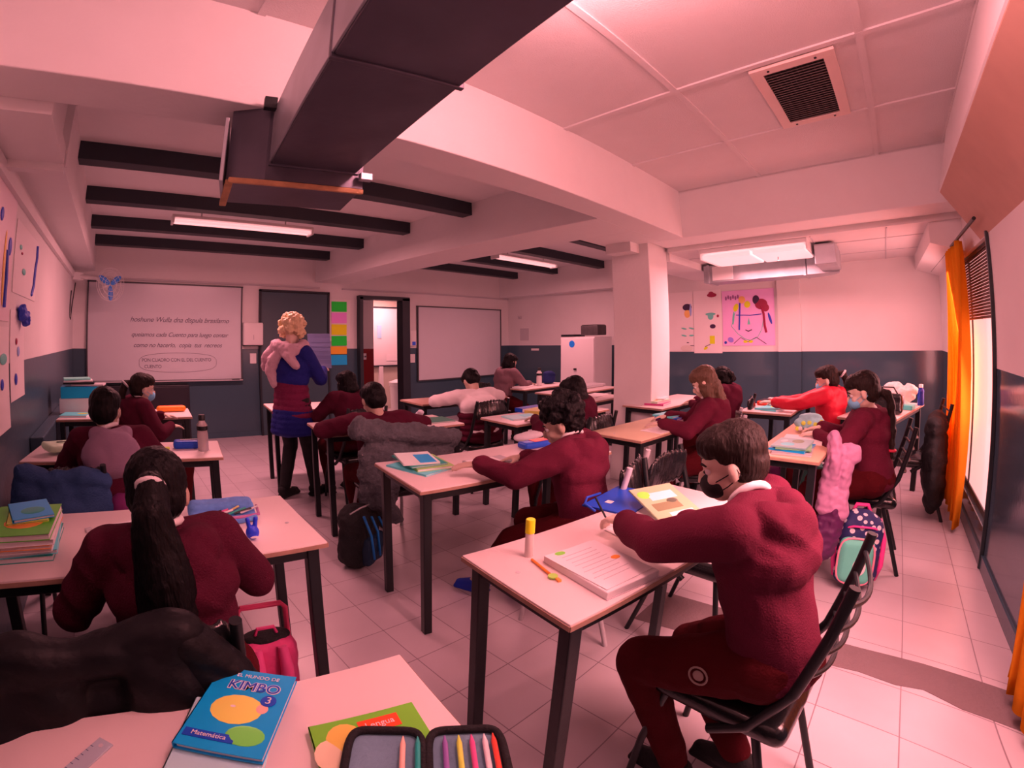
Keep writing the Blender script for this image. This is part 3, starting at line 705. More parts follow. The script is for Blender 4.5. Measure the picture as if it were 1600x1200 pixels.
# ------------------------------------------------------------------ tables
TZ = 0.79
GT = 'school tables'
def table(label, cx, cy, w, d, phi, top=None, name='school_table', thick=.022, screws=True):
    t = thing(name, label, 'table', (cx, cy, 0), -R(phi), GT)
    b = MB(); b.box((0, 0, TZ - thick / 2), (w, d, thick), None, .004); b.sbuild('tabletop', top or M_lam, t)
    b = MB()
    e = .004
    for sy in (-1, 1): b.box((0, sy * (d / 2 + .0005), TZ - thick / 2 - .002), (w, e, thick - .008))
    for sx in (-1, 1): b.box((sx * (w / 2 + .0005), 0, TZ - thick / 2 - .002), (e, d, thick - .008))
    b.build('edge_band', M_edge, t)
    b = MB(); z = TZ - thick - .02
    for sy in (-1, 1): b.box((0, sy * (d / 2 - .04), z), (w - .07, .03, .04), None, .003)
    for sx in (-1, 1): b.box((sx * (w / 2 - .045), 0, z), (.03, d - .07, .04), None, .003)
    b.build('frame', M_black, t)
    for sx in (-1, 1):
        for sy in (-1, 1):
            b = MB(); b.box((sx * (w / 2 - .045), sy * (d / 2 - .04), (TZ - thick) / 2), (.042, .042, TZ - thick), None, .004)
            b.build('leg', M_black, t)
    if screws:
        for sx in (-1, 1):
            b = MB(); b.cone((sx * (w / 2 - .07), -.05 * sx, TZ - .001), (sx * (w / 2 - .07), -.05 * sx, TZ + .0012), .007); b.build('screw', M_greyp, t)
    return t
def tpos(cx, cy, phi, x, y):
    a = -R(phi); return (cx + x * math.cos(a) - y * math.sin(a), cy + x * math.sin(a) + y * math.cos(a))
def corner(right_near=None, left_near=None, w=1.15, d=.5, phi=0):
    a = -R(phi); ux = Vector((math.cos(a), math.sin(a))); uy = Vector((-math.sin(a), math.cos(a)))
    if left_near: c = Vector(left_near) + ux * w / 2 + uy * d / 2
    else: c = Vector(right_near) - ux * w / 2 + uy * d / 2
    return c.x, c.y
TB = {}
def T(key, label, w, d, phi, ln=None, rn=None, top=None):
    cx, cy = corner(rn, ln, w, d, phi); TB[key] = (cx, cy, phi, w, d)
    return table(label, cx, cy, w, d, phi, top)
T('1', 'nearest white table at the bottom left border, holding a blue textbook', 1.15, .50, 8, rn=(.395, .22))
T('2', 'white table by the left wall under the book pile and the ponytail pupil', 1.16, .53, 3, rn=(.60, 1.335))
T('3', 'white table in the right foreground with an open notebook and glue stick', 1.10, .47, 9, ln=(.815, .545))
T('4', 'white table in the middle with a textbook pile on its left corner', 1.22, .55, 10, ln=(1.175, 1.61))
T('5', 'white table by the left wall with the clear water bottle', 1.15, .44, 8, rn=(.555, 2.63))
T('6', 'farthest left white table with the orange pencil case', 1.16, .50, 4, rn=(.61, 4.10))
T('7', 'white table with a green folder behind the grey fur coat', 1.12, .52, 9, ln=(1.36, 2.97))
T('8', 'white table beside the standing teacher with a spray bottle', 1.10, .48, 8, ln=(1.39, 4.22))
T('9', 'brownish topped table below the blank whiteboard', 1.12, .48, 6, ln=(2.88, 3.90), top=mat('brown_laminate', (0.55, 0.36, 0.28), 0.4, var=.06))
T('10', 'white table with open magazines behind the curly haired pupil', 1.12, .48, 8, ln=(2.68, 2.43))
T('11', 'white table with a steel water bottle right of the blank whiteboard', 1.0, .44, 4, ln=(4.62, 4.06))
T('12', 'white table in front of the metal cabinet', 1.12, .48, 4, ln=(4.42, 3.27))
T('13', 'white table just left of the pillar behind the middle rows', .95, .46, 6, ln=(3.80, 2.72))
T('14', 'yellowish table passing behind the white pillar', 1.1, .46, 8, ln=(2.72, 1.38), top=mat('yellow_laminate', (0.72, 0.62, 0.42), 0.4))
T('15', 'white table right of the pillar below the white posters', 1.05, .46, 8, ln=(4.02, 1.84))
T('16', 'white table in front of the pupil in the red jacket', 1.02, .46, 3, ln=(4.20, .70))
T('17', 'beech coloured table with magazines and a flowery pouch', 1.16, .38, 3, ln=(2.70, .285), top=M_wood)
T('18', 'white corner table by the curtain with bags on it', 1.15, .42, 15, ln=(4.12, -.08))

# ------------------------------------------------------------------ chairs
def chair(label, x, y, rot, style='slats', group='school chairs', metal=None, padm=None, z=.46):
    "local +Y is the sitter's front"
    metal = metal or M_black; padm = padm or M_vinyl
    t = thing('school_chair', label, 'chair', (x, y, 0), rot, group)
    b = MB(); b.box((0, .0, z - .035), (.40, .40, .075), None, .034, 4); b.sph((0, .0, z - .03), (.20, .205, .045), None, 28, 10)
    b.blob('seat', padm, t, .008, 3)
    b = MB(); n = 28
    b.tube([(.185 * math.copysign(abs(math.cos(a)) ** .6, math.cos(a)), .18 * math.copysign(abs(math.sin(a)) ** .6, math.sin(a)), z - .055) for a in [2 * PI * k / n for k in range(n)]], .010, 8, True)
    b.build('seat_frame', metal, t, True)
    for sx in (-1, 1):
        b = MB(); b.tube([(sx * .17, .15, z - .055), (sx * .195, .19, .2), (sx * .20, .21, .0)], .0125, 10); b.sbuild('leg', metal, t)
        b = MB(); b.tube([(sx * .17, -.12, z - .06), (sx * .19, -.17, .25), (sx * .21, -.25, .0)], .0125, 10); b.sbuild('leg', metal, t)
    for sx in (-1, 1):
        b = MB(); b.tube([(sx * .19, .0, z - .10), (sx * .195, -.10, z - .03), (sx * .19, -.19, z + .12), (sx * .185, -.24, z + .30), (sx * .18, -.27, z + .43)], .014, 12); b.sbuild('back_post', metal, t)
    if style == 'slats':
        for k, zz in enumerate((.17, .24, .31, .38)):
            b = MB(); y0 = -.19 - (zz - .12) * .25; m = 12
            b.tube([(-.185 + .37 * i / m, y0 - .038 * math.sin(PI * i / m), z + zz - .035 * math.sin(PI * i / m)) for i in range(m + 1)], .007, 8)
            b.sbuild('back_slat', metal, t)
    else:
        b = MB(); m = 10
        for i in range(m):
            a = (i + .5) / m * 2 - 1
            b.sph((a * .175, -.235 - .035 * (1 - a * a), z + .33), (.035, .018, .105 - .02 * a * a), (-.18, 0, 0), 12, 8)
        b.blob('backrest', padm, t, .009, 4)
    return t

# ------------------------------------------------------------------ people
def basis(d, up=(0, 0, 1)):
    d = Vector(d).normalized(); x = d.cross(Vector(up)).normalized(); u = x.cross(d).normalized()
    return x, d, u
def hand(b, wrist, d, palm_n, side, s=1.0, curl=.5, grip=False):
    "palm and five fingers; d points from wrist to fingertips, palm_n out of the palm, side +1/-1 puts the thumb"
    d = Vector(d).normalized(); n = Vector(palm_n); n = (n - d * n.dot(d)).normalized(); x = d.cross(n).normalized() * side
    w = Vector(wrist)
    for k in range(4):
        o = (k - 1.5) * .0145 * s
        b.cap(w + x * o * .6, w + d * .058 * s + x * o, .0125 * s, .0095 * s, 10)
        L = (.030, .034, .031, .025)[k] * s
        p = w + d * .058 * s + x * o; dd = d.copy(); pts = [p.copy()]
        for j in range(3):
            c = curl * (.35 + .5 * j) * (1.1 if grip else .8) + (k * .04)
            dd = (d * math.cos(c) + n * math.sin(c)).normalized(); p = p + dd * L * (1, .72, .55)[j]; pts.append(p.copy())
        b.chain(pts, [.0085 * s, .0078 * s, .0070 * s, .0058 * s], 10)
    p = w + d * .015 * s - x * .018 * s; q = p + (d * .5 - x * .6 + n * .35).normalized() * .030 * s; r_ = q + (d * .85 - x * .2 + n * .35).normalized() * .026 * s
    b.chain([p, q, r_], [.0115 * s, .0095 * s, .0075 * s], 10)

def ik(a, c, l1, l2, pole):
    a, c, pole = Vector(a), Vector(c), Vector(pole)
    v = c - a; D = v.length
    if D > (l1 + l2) * .985: c = a + v.normalized() * (l1 + l2) * .985; v = c - a; D = v.length
    k = (l1 * l1 - l2 * l2 + D * D) / (2 * D); h = math.sqrt(max(1e-6, l1 * l1 - k * k))
    u = v.normalized(); pp = pole - u * pole.dot(u)
    pp.normalize()
    return a + u * k + pp * h, c

def fold(amp, sc=9.0, st=(1, 1, 1)):
    def f_(c): return amp * (noise.noise(Vector((c.x * sc * st[0], c.y * sc * st[1], c.z * sc * st[2]))) + .5 * noise.noise(Vector((c.x * sc * 2.3, c.y * sc * 2.3, c.z * sc * 2.3))))
    return f_

def wrinkle(amp):
    def f_(c):
        a = noise.noise(Vector((c.x * 7, c.y * 7, c.z * 5)))
        w = noise.noise(Vector((c.x * 6 + c.z * 5, c.y * 6, c.z * 9 + c.x * 9)))
        return amp * (.9 * a + .7 * (1 - 2.4 * abs(w)))
    return f_
def person(label, x, y, rot, seat=.47, lean=.10, chest_h=.0, head=(0, .18, 1.07), yaw=0, pitch=-.35, roll=0, lw=(-.12, .38, .83), rw=(.12, .38, .83), hl=(0.2, 1, -.15), hr=(-0.2, 1, -.15),
           top=None, trous=None, hair='short', hairm=None, mask=None, skin=None, voxel=.008, sc=1.0, collar=True, hood=True, legs='sit', shoe=None, lap=None, rap=None,
           detail=False, group='pupils at their tables', lfoot=None, rfoot=None, epl=(-.7, -.2, -.6), epr=(.7, -.2, -.6), wide=1.0, grip=False, hoodm=None):
    top = top or M_maroon; trous = trous or M_trous; hairm = hairm or M_hair; skin = skin or M_skin
    root = thing('person', label, 'person', (x, y, 0), rot, group)
    V = Vector
    pel = V((0, 0, seat + .125)); che = V((0, lean * .55, seat + .34 + chest_h)); nk = V((0, lean, seat + .505 + chest_h))
    shl, shr = V((-.145 * wide, lean, seat + .47 + chest_h)), V((.145 * wide, lean, seat + .47 + chest_h))
    hd = V(head)
    MH = Matrix.Translation(hd) @ Euler((pitch, roll, yaw), 'ZYX').to_matrix().to_4x4() if False else Matrix.Translation(hd) @ (Matrix.Rotation(yaw, 4, 'Z') @ Matrix.Rotation(pitch, 4, 'X') @ Matrix.Rotation(roll, 4, 'Y'))
    H = lambda *p: MH @ V(p)
    el, wl_ = ik(shl, lw, .235, .225, epl); er, wr_ = ik(shr, rw, .235, .225, epr)
    if lfoot is None: lfoot = (-.10, .34, .08)
    if rfoot is None: rfoot = (.10, .34, .08)
    hipl, hipr = V((-.08, .02, seat + .10)), V((.08, .02, seat + .10))
    kl, al = ik(hipl, lfoot, .37, .40, (-.15, .6, .8)); kr, ar = ik(hipr, rfoot, .37, .40, (.15, .6, .8))
    # body, one continuous skin surface
    b = MB(); b_rot = MH.to_euler()
    def e(c, r, rt=None):
        MM = MH @ Matrix.Translation(c) @ (Euler(rt).to_matrix().to_4x4() if rt else Matrix()) @ Matrix.Diagonal((r[0], r[1], r[2], 1))
        ell(b.bm, MM, 20, 14)
    e((0, -.012, .025), (.073, .090, .085)); e((0, .012, -.03), (.062, .068, .070)); e((0, .035, -.068), (.040, .042, .035))
    e((0, .060, .020), (.050, .022, .020)); e((0, .084, -.018), (.011, .016, .020)); e((0, .092, -.028), (.014, .012, .010))
    e((0, .078, -.052), (.024, .010, .0065)); e((0, .076, -.061), (.021, .010, .006)); e((-.035, .055, -.025), (.022, .02, .02)); e((.035, .055, -.025), (.022, .02, .02))
    for sx in (-1, 1):
        e((sx * .076, -.005, -.008), (.009, .018, .028), (0, 0, sx * -.3)); e((sx * .073, .0, -.028), (.008, .010, .010))
    b.chain([nk - V((0, .01, .03)), H(0, -.02, -.05)], [.046, .042])
    b.chain([pel, che, nk - V((0, 0, .06))], [.075, .080, .045]); b.cap(shl, shr, .038, .038); b.cap(hipl, hipr, .070, .070)
    for (s_, e_, w_) in ((shl, el, wl_), (shr, er, wr_)): b.chain([s_, e_, w_], [.036, .030, .021])
    for (h_, k_, a_) in ((hipl, kl, al), (hipr, kr, ar)): b.chain([h_, k_, a_], [.072, .05, .034]); b.cap(a_, a_ + V((0, .08, -.04)), .03, .025)
    hand(b, wl_, hl, lap or (0.1, 0, -1), 1, sc, .9 if grip else .5, grip)
    hand(b, wr_, hr, rap or (-0.1, 0, -1), -1, sc, .5)
    b.blob('body', skin, root, min(voxel, .006) if detail else voxel, 2)
    # eyes
    for sx in (-1, 1):
        b = MB(); b.sph(H(sx * .030, .064, .003), .0125 , u=14, v=10); ey = b.build('eye', M_eye, root, True)
        b = MB(); b.sph(H(sx * .030, .0745, .002), .0058, u=10, v=8); b.build('iris', M_iris, ey, True)
        b = MB(); b.chain([H(sx * .015, .080, .022), H(sx * .032, .079, .027), H(sx * .05, .068, .022)], [.003, .004, .0025], 8); b.build('eyebrow', hairm, root, True)
    # sweatshirt
    b = MB()
    tw = 1.0 * wide
    for i in range(22):
        q = i / 21; c = pel.lerp(nk - V((0, .012, .06)), q); c.z -= .03 * (1 - q)
        wq = .150 + .012 * q - .035 * max(0, q - .8) / .2; dq = .124 + .004 * q - .025 * max(0, q - .8) / .2
        b.sph(c, (wq * tw, dq, .075 - .02 * max(0, q - .72) / .28), None, 22, 12)
    b.cap(shl, shr, .066, .066); b.sph(nk + V((0, -.015, -.075)), (.175 * tw, .115, .085)); b.sph(che + V((0, -.01, .04)), (.172 * tw, .128, .10))
    for (s_, e_, w_) in ((shl, el, wl_), (shr, er, wr_)):
        w2 = e_.lerp(w_, .93)
        b.chain([s_, s_.lerp(e_, .5), e_, e_.lerp(w2, .5), w2], [.070, .062, .056, .050, .037], 14)
        b.cap(w2, e_.lerp(w_, .86), .039, .044)
    if hood and not hoodm:
        b.chain([nk + V((-.085, -.02, -.015)), nk + V((-.06, -.075, -.02)), nk + V((0, -.105, -.045)), nk + V((.06, -.075, -.02)), nk + V((.085, -.02, -.015))], [.036, .046, .055, .046, .036]); b.sph(nk + V((0, -.115, -.075)), (.110, .055, .095)); b.sph(nk + V((0, -.135, -.12)), (.075, .04, .065)); b.sph(nk + V((-.085, -.06, -.02)), (.05, .06, .05)); b.sph(nk + V((.085, -.06, -.02)), (.05, .06, .05))
    b.blob('sweatshirt', top, root, voxel * 1.05, 12 if detail else 6, wrinkle(.008))
    if hoodm:
        b = MB(); b.chain([nk + V((-.085, -.02, .0)), nk + V((-.07, -.085, .0)), nk + V((0, -.125, -.02)), nk + V((.07, -.085, .0)), nk + V((.085, -.02, .0))], [.03, .045, .055, .045, .03]); b.sph(nk + V((0, -.14, -.09)), (.155, .065, .125))
        b.blob('hood', hoodm, root, voxel, 3, fold(.006, 12))
    # trousers
    b = MB(); b.cap(hipl, hipr, .105, .105); b.sph(pel - V((0, .01, .02)), (.145, .12, .09))
    for (h_, k_, a_) in ((hipl, kl, al), (hipr, kr, ar)): b.chain([h_, h_.lerp(k_, .5), k_, k_.lerp(a_, .5), k_.lerp(a_, .95)], [.096, .088, .070, .062, .050], 14)
    b.blob('trousers', trous, root, voxel * 1.1, 3, fold(.007, 9))
    for (a_) in (al, ar):
        b = MB(); b.chain([a_ + V((0, -.025, -.02)), a_ + V((0, .05, -.035)), a_ + V((0, .12, -.05))], [.042, .038, .030]); b.box(a_ + V((0, .045, -.062)), (.072, .21, .022), None, .008)
        b.blob('shoe', shoe or M_blackcloth, root, voxel, 2)
    if collar:
        b = MB(); n = 20
        nd = (H(0, -.02, -.05) - nk + V((0, .01, .03))); nc = nk - V((0, .01, .03)) + nd * min(.75, .055 / nd.length); cx_, _q, cu_ = basis(nd, (0, -1, .3))
        b.tube([nc + cx_ * (.052 * math.cos(2 * PI * k / n)) + cu_ * (.054 * math.sin(2 * PI * k / n)) for k in range(n)], .012, 8, True)
        b.build('collar', M_paper, root, True)
    # mask
    if mask:
        b = MB()
        def em(c, r):
            ell(b.bm, MH @ Matrix.Translation(c) @ Matrix.Diagonal((r[0], r[1], r[2], 1)), 18, 12)
        em((0, .050, -.045), (.058, .050, .045)); em((0, .078, -.035), (.022, .024, .024))
        b.blob('face_mask', mask, root, .006, 3)
        for sx in (-1, 1):
            b = MB(); b.tube([H(sx * .052, .055, -.03), H(sx * .070, .02, -.015), H(sx * .080, -.015, -.0), H(sx * .079, -.022, -.02), H(sx * .068, .02, -.045), H(sx * .052, .052, -.06)], .0018, 5)
            b.build('mask_strap', mask, root)
    # hair
    b = MB()
    def eh(c, r, rt=None):
        ell(b.bm, MH @ Matrix.Translation(c) @ (Euler(rt).to_matrix().to_4x4() if rt else Matrix()) @ Matrix.Diagonal((r[0], r[1], r[2], 1)), 18, 12)
    bl = hair
    eh((0, -.028, .040), (.084, .092, .085)); eh((0, .010, .066), (.076, .078, .055)); eh((0, -.045, -.005), (.080, .070, .075))
    if bl == 'short':
        eh((0, .045, .082), (.055, .040, .028))
        dispf = fold(.0022, 45)
    elif bl == 'bun':
        eh((0, -.10, .0), (.045, .045, .045)); eh((-.02, -.12, .02), (.035, .03, .035)); eh((.03, -.115, -.02), (.03, .03, .03)); dispf = fold(.006, 40)
    elif bl == 'curly':
        for i in range(60):
            a = rnd.uniform(0, 2 * PI); q = rnd.uniform(-.35, 1); rr = math.sqrt(max(0, 1 - q * q))
            yy = rr * math.sin(a)
            if yy > .55 and q < .45: continue
            eh((.092 * rr * math.cos(a), -.02 + .098 * yy, .045 + .095 * q), (.026, .026, .026))
        dispf = fold(.008, 60)
    elif bl == 'long':
        eh((0, -.06, -.07), (.082, .055, .10)); eh((0, -.06, -.15), (.075, .045, .10)); eh((-.06, .0, -.06), (.03, .05, .10)); eh((.06, .0, -.06), (.03, .05, .10)); dispf = fold(.006, 40)
    elif bl == 'bob':
        eh((0, -.05, -.045), (.085, .065, .07)); eh((-.066, .0, -.035), (.022, .045, .065)); eh((.066, .0, -.035), (.022, .045, .065)); eh((0, .05, .075), (.06, .045, .035)); dispf = fold(.005, 40)
    else:
        dispf = fold(.003, 50)
    hobj = b.blob('hair', hairm, root, .007 if not detail else .005, 2, dispf)
    if hair in ('ponytail', 'tail', 'braid'):
        b = MB()
        tail = {'ponytail': [(0, -.115, .045), (0, -.150, .02), (0, -.17, -.05)], 'tail': [(0, -.105, .035), (0, -.15, .02), (0, -.165, -.04)], 'braid': [(0, -.10, -.03), (0, -.13, -.06), (0, -.14, -.10)]}[hair]
        pts = [H(*p) for p in tail]
        L = {'ponytail': 10, 'tail': 3, 'braid': 9}[hair]
        last = pts[-1].copy(); 
        for k in range(L):
            last = last + V((math.sin(k * .9) * .004, -.004 + .004 * (k > 4), -.036)); pts.append(last.copy())
        n = len(pts)
        if hair == 'braid': rs = [.028 * (1 - .45 * i / n) * (1.12 if i % 2 else .86) for i in range(n)]
        elif hair == 'ponytail': rs = [.026, .038] + [.050 + .024 * math.sin(i / n * PI) - .020 * max(0, i / n - .7) * 3 for i in range(n - 2)]
        else: rs = [.022, .03, .03, .026, .02, .012][:n]
        b.chain(pts, rs, 14)
        b.blob('ponytail' if hair != 'braid' else 'braid', hairm, root, .008, 2, fold(.006, 28, (1, 1, .12)))
        b = MB(); c = pts[1 if hair != 'braid' else -2]; d_ = (pts[2] - pts[0]).normalized() if hair != 'braid' else V((0, 0, -1))
        x_, _, u_ = basis(d_, (1, 0, 0)); n = 18; rr = .030 if hair != 'braid' else .020
        b.tube([c + (x_ * math.cos(2 * PI * k / n) + u_ * math.sin(2 * PI * k / n)) * rr for k in range(n)], .009, 8, True)
        b.build('hair_tie', {'ponytail': M_paper, 'tail': M_greyp, 'braid': flat('red_tie', 180, 20, 40)}[hair], root, True)
    return root, dict(H=H, nk=nk, che=che, pel=pel, kr=kr, kl=kl, hipl=hipl, hipr=hipr, el=el, er=er, wl=wl_, wr=wr_)

M_bmask = mat('black_mask', (0.010, 0.010, 0.012), 0.7, var=.1)
M_bshoe = mat('blue_shoe', alb(10, 25, 105), 0.6, var=.1)
# boy at the right foreground table
rt, P2 = person('boy in a maroon hooded sweatshirt and black mask writing at the right foreground table', 1.29, .17, R(-4), seat=.49, lean=.125, chest_h=.01, head=(.055, .225, 1.085), yaw=R(24), pitch=-.30,
                lw=(-.03, .53, .865), rw=(.16, .42, .835), hl=(.25, .9, -.1), hr=(-.6, .7, -.1), hair='short', hairm=M_hairb, mask=M_bmask, voxel=.006, detail=True, skin=M_skin2, wide=1.06,
                epl=(-1, .1, -.35), epr=(.6, -.3, -.5), grip=True, lfoot=(-.06, .20, .10), rfoot=(.10, .06, .10), shoe=M_blackcloth)
b = MB(); n = 20
c = P2['hipl'].lerp(P2['kl'], .35) + Vector((-.091, 0, .015))
for k in range(1): b.tube([c + Vector((-.001, .026 * math.cos(2 * PI * i / n), .026 * math.sin(2 * PI * i / n))) for i in range(n)], .003, 6, True)
b.sph(c, (.004, .016, .016)); b.build('school_crest', flat('crest', 150, 80, 80), rt)
# pupil with the long ponytail
rt, P1 = person('pupil with a long black ponytail and white hair tie in a maroon sweatshirt, left foreground', .085, 1.10, R(2), lean=.12, head=(.0, .165, 1.045), yaw=R(-12), pitch=-.30,
                lw=(-.16, .36, .84), rw=(.16, .36, .84), hl=(.6, .8, -.1), hr=(-.6, .8, -.1), top=M_maroon2, hair='ponytail', voxel=.007, detail=True, wide=1.0, chest_h=-.02, epl=(-.6, -.3, -.8), epr=(.6, -.3, -.8))
# pupil in the middle with an arm stretched over the table
rt, P7 = person('curly haired pupil in maroon stretching an arm across the middle table, wearing blue shoes', 1.82, 1.18, R(18), lean=.09, head=(.02, .16, 1.045), yaw=R(15), pitch=-.4,
                lw=(-.17, .50, .86), rw=(.16, .42, .83), hl=(-.5, .8, -.05), hr=(-.4, .9, -.1), hair='curly', voxel=.008, shoe=M_bshoe, lfoot=(.02, .58, .11), rfoot=(.12, .30, .09), collar=True)
person('boy with short black hair and a two-tone hooded top at a left table', -.06, 2.46, R(0), lean=.10, head=(-.02, .15, 1.075), yaw=R(-18), pitch=-.3, top=M_maroon2,
       hair='short', voxel=.009, hoodm=mat('dusty_pink_fleece', alb(140, 70, 88), .85, bump=.3, bscale=150), mask=mat('white_mask', (.8, .8, .8), .7), wide=1.05, rw=(.16, .36, .83))
person('pupil with brown hair in a blue mask turned sideways at the farthest left table', .10, 3.80, R(-70), lean=.03, head=(.0, .09, 1.06), yaw=R(-12), pitch=-.15, hair='tail', hairm=M_hairb, mask=M_mask, voxel=.010,
       skin=M_skin2, top=M_maroon2, lw=(-.10, .30, .83), rw=(.14, .26, .78))
rt, _ = person('dark haired pupil in maroon leaning over the table behind the grey fur coat', 1.66, 2.62, R(-8), lean=.16, chest_h=-.05, head=(-.02, .21, 1.03), yaw=R(5), pitch=-.5, top=M_maroon2, hair='short', voxel=.009, wide=1.2,
       epl=(-1, .1, -.2), epr=(1, .1, -.2), lw=(-.24, .40, .84), rw=(.22, .38, .84), collar=False, hood=False)
person('small pupil in maroon with a red sleeve beside the standing teacher', 1.94, 3.60, R(0), lean=.10, head=(0, .15, 1.05), yaw=R(10), pitch=-.3, top=M_maroon2, hair='bob', voxel=.011, collar=False)
rt, _ = person('pupil hunched over in a maroon sweater with a white shirt showing across the shoulders', 3.14, 3.28, R(-10), lean=.16, chest_h=-.04, head=(.02, .26, 1.03), yaw=0, pitch=-.9, top=M_paper, hair='short', voxel=.011, wide=1.25,
       collar=False, hood=False, epl=(-1, 0, -.1), epr=(1, 0, -.1), lw=(-.22, .42, .84), rw=(.22, .42, .84))
b = MB()
for i in range(5): b.sph((0, .02 + .016 * i, .50 + .055 * i), (.228, .170, .06), None, 20, 12)
b.blob('sweater', M_maroon2, rt, .011, 3, fold(.008))
person('pupil in a brown jacket and dark cap writing right of the blank whiteboard', 4.62, 4.50, R(-100), lean=.10, head=(0, .16, 1.12), seat=.52, yaw=R(0), pitch=-.4, top=mat('brown_jacket', alb(112, 50, 58), .8, bump=.4), hair='bob', voxel=.011,
       mask=mat('red_mask', alb(120, 20, 30), .7), lw=(-.10, .45, .85), rw=(.12, .42, .83), collar=False)
person('dark haired pupil in maroon seated just left of the pillar', 2.95, 2.0, R(0), lean=.08, head=(.0, .10, 1.035), yaw=R(0), pitch=-.3, top=M_maroon2, hair='bob', voxel=.010, collar=False)
person('ginger haired pupil in maroon bent over the table right of the pillar', 3.44, 1.10, R(20), lean=.08, head=(.02, .12, 1.10), yaw=R(0), pitch=-.5, hair='long', hairm=M_hairg, voxel=.009, skin=M_skin2, lw=(-.2, .42, .84), rw=(.12, .40, .84))
person('pupil with a black hair bun in the far row below the posters', 4.42, 1.28, R(10), lean=.08, head=(.0, .12, 1.03), yaw=R(-10), pitch=-.3, hair='bun', voxel=.011, top=M_maroon2, collar=False)
M_red = mat('red_nylon', alb(200, 12, 32), .5, bump=.3, bscale=30, var=.1)
person('pupil in a bright red jacket and blue mask reaching over the table', 4.50, .36, R(0), lean=.08, head=(.0, .09, 1.045), yaw=R(8), pitch=-.25, top=M_red, hair='tail', hairm=M_hairb, mask=M_mask, voxel=.009, skin=M_skin2, collar=False,
       lw=(-.16, .52, .86), rw=(.06, .50, .85), hl=(0, 1, .1))
person('pupil with a long dark braid in a maroon sweatshirt at the beech coloured table', 3.33, .01, R(0), lean=.09, head=(-.06, .10, 1.09), yaw=R(6), pitch=-.35, hair='braid', hairm=M_hairb, mask=M_mask, voxel=.008, skin=M_skin2,
       lw=(-.12, .36, .84), rw=(.10, .36, .84), detail=True)

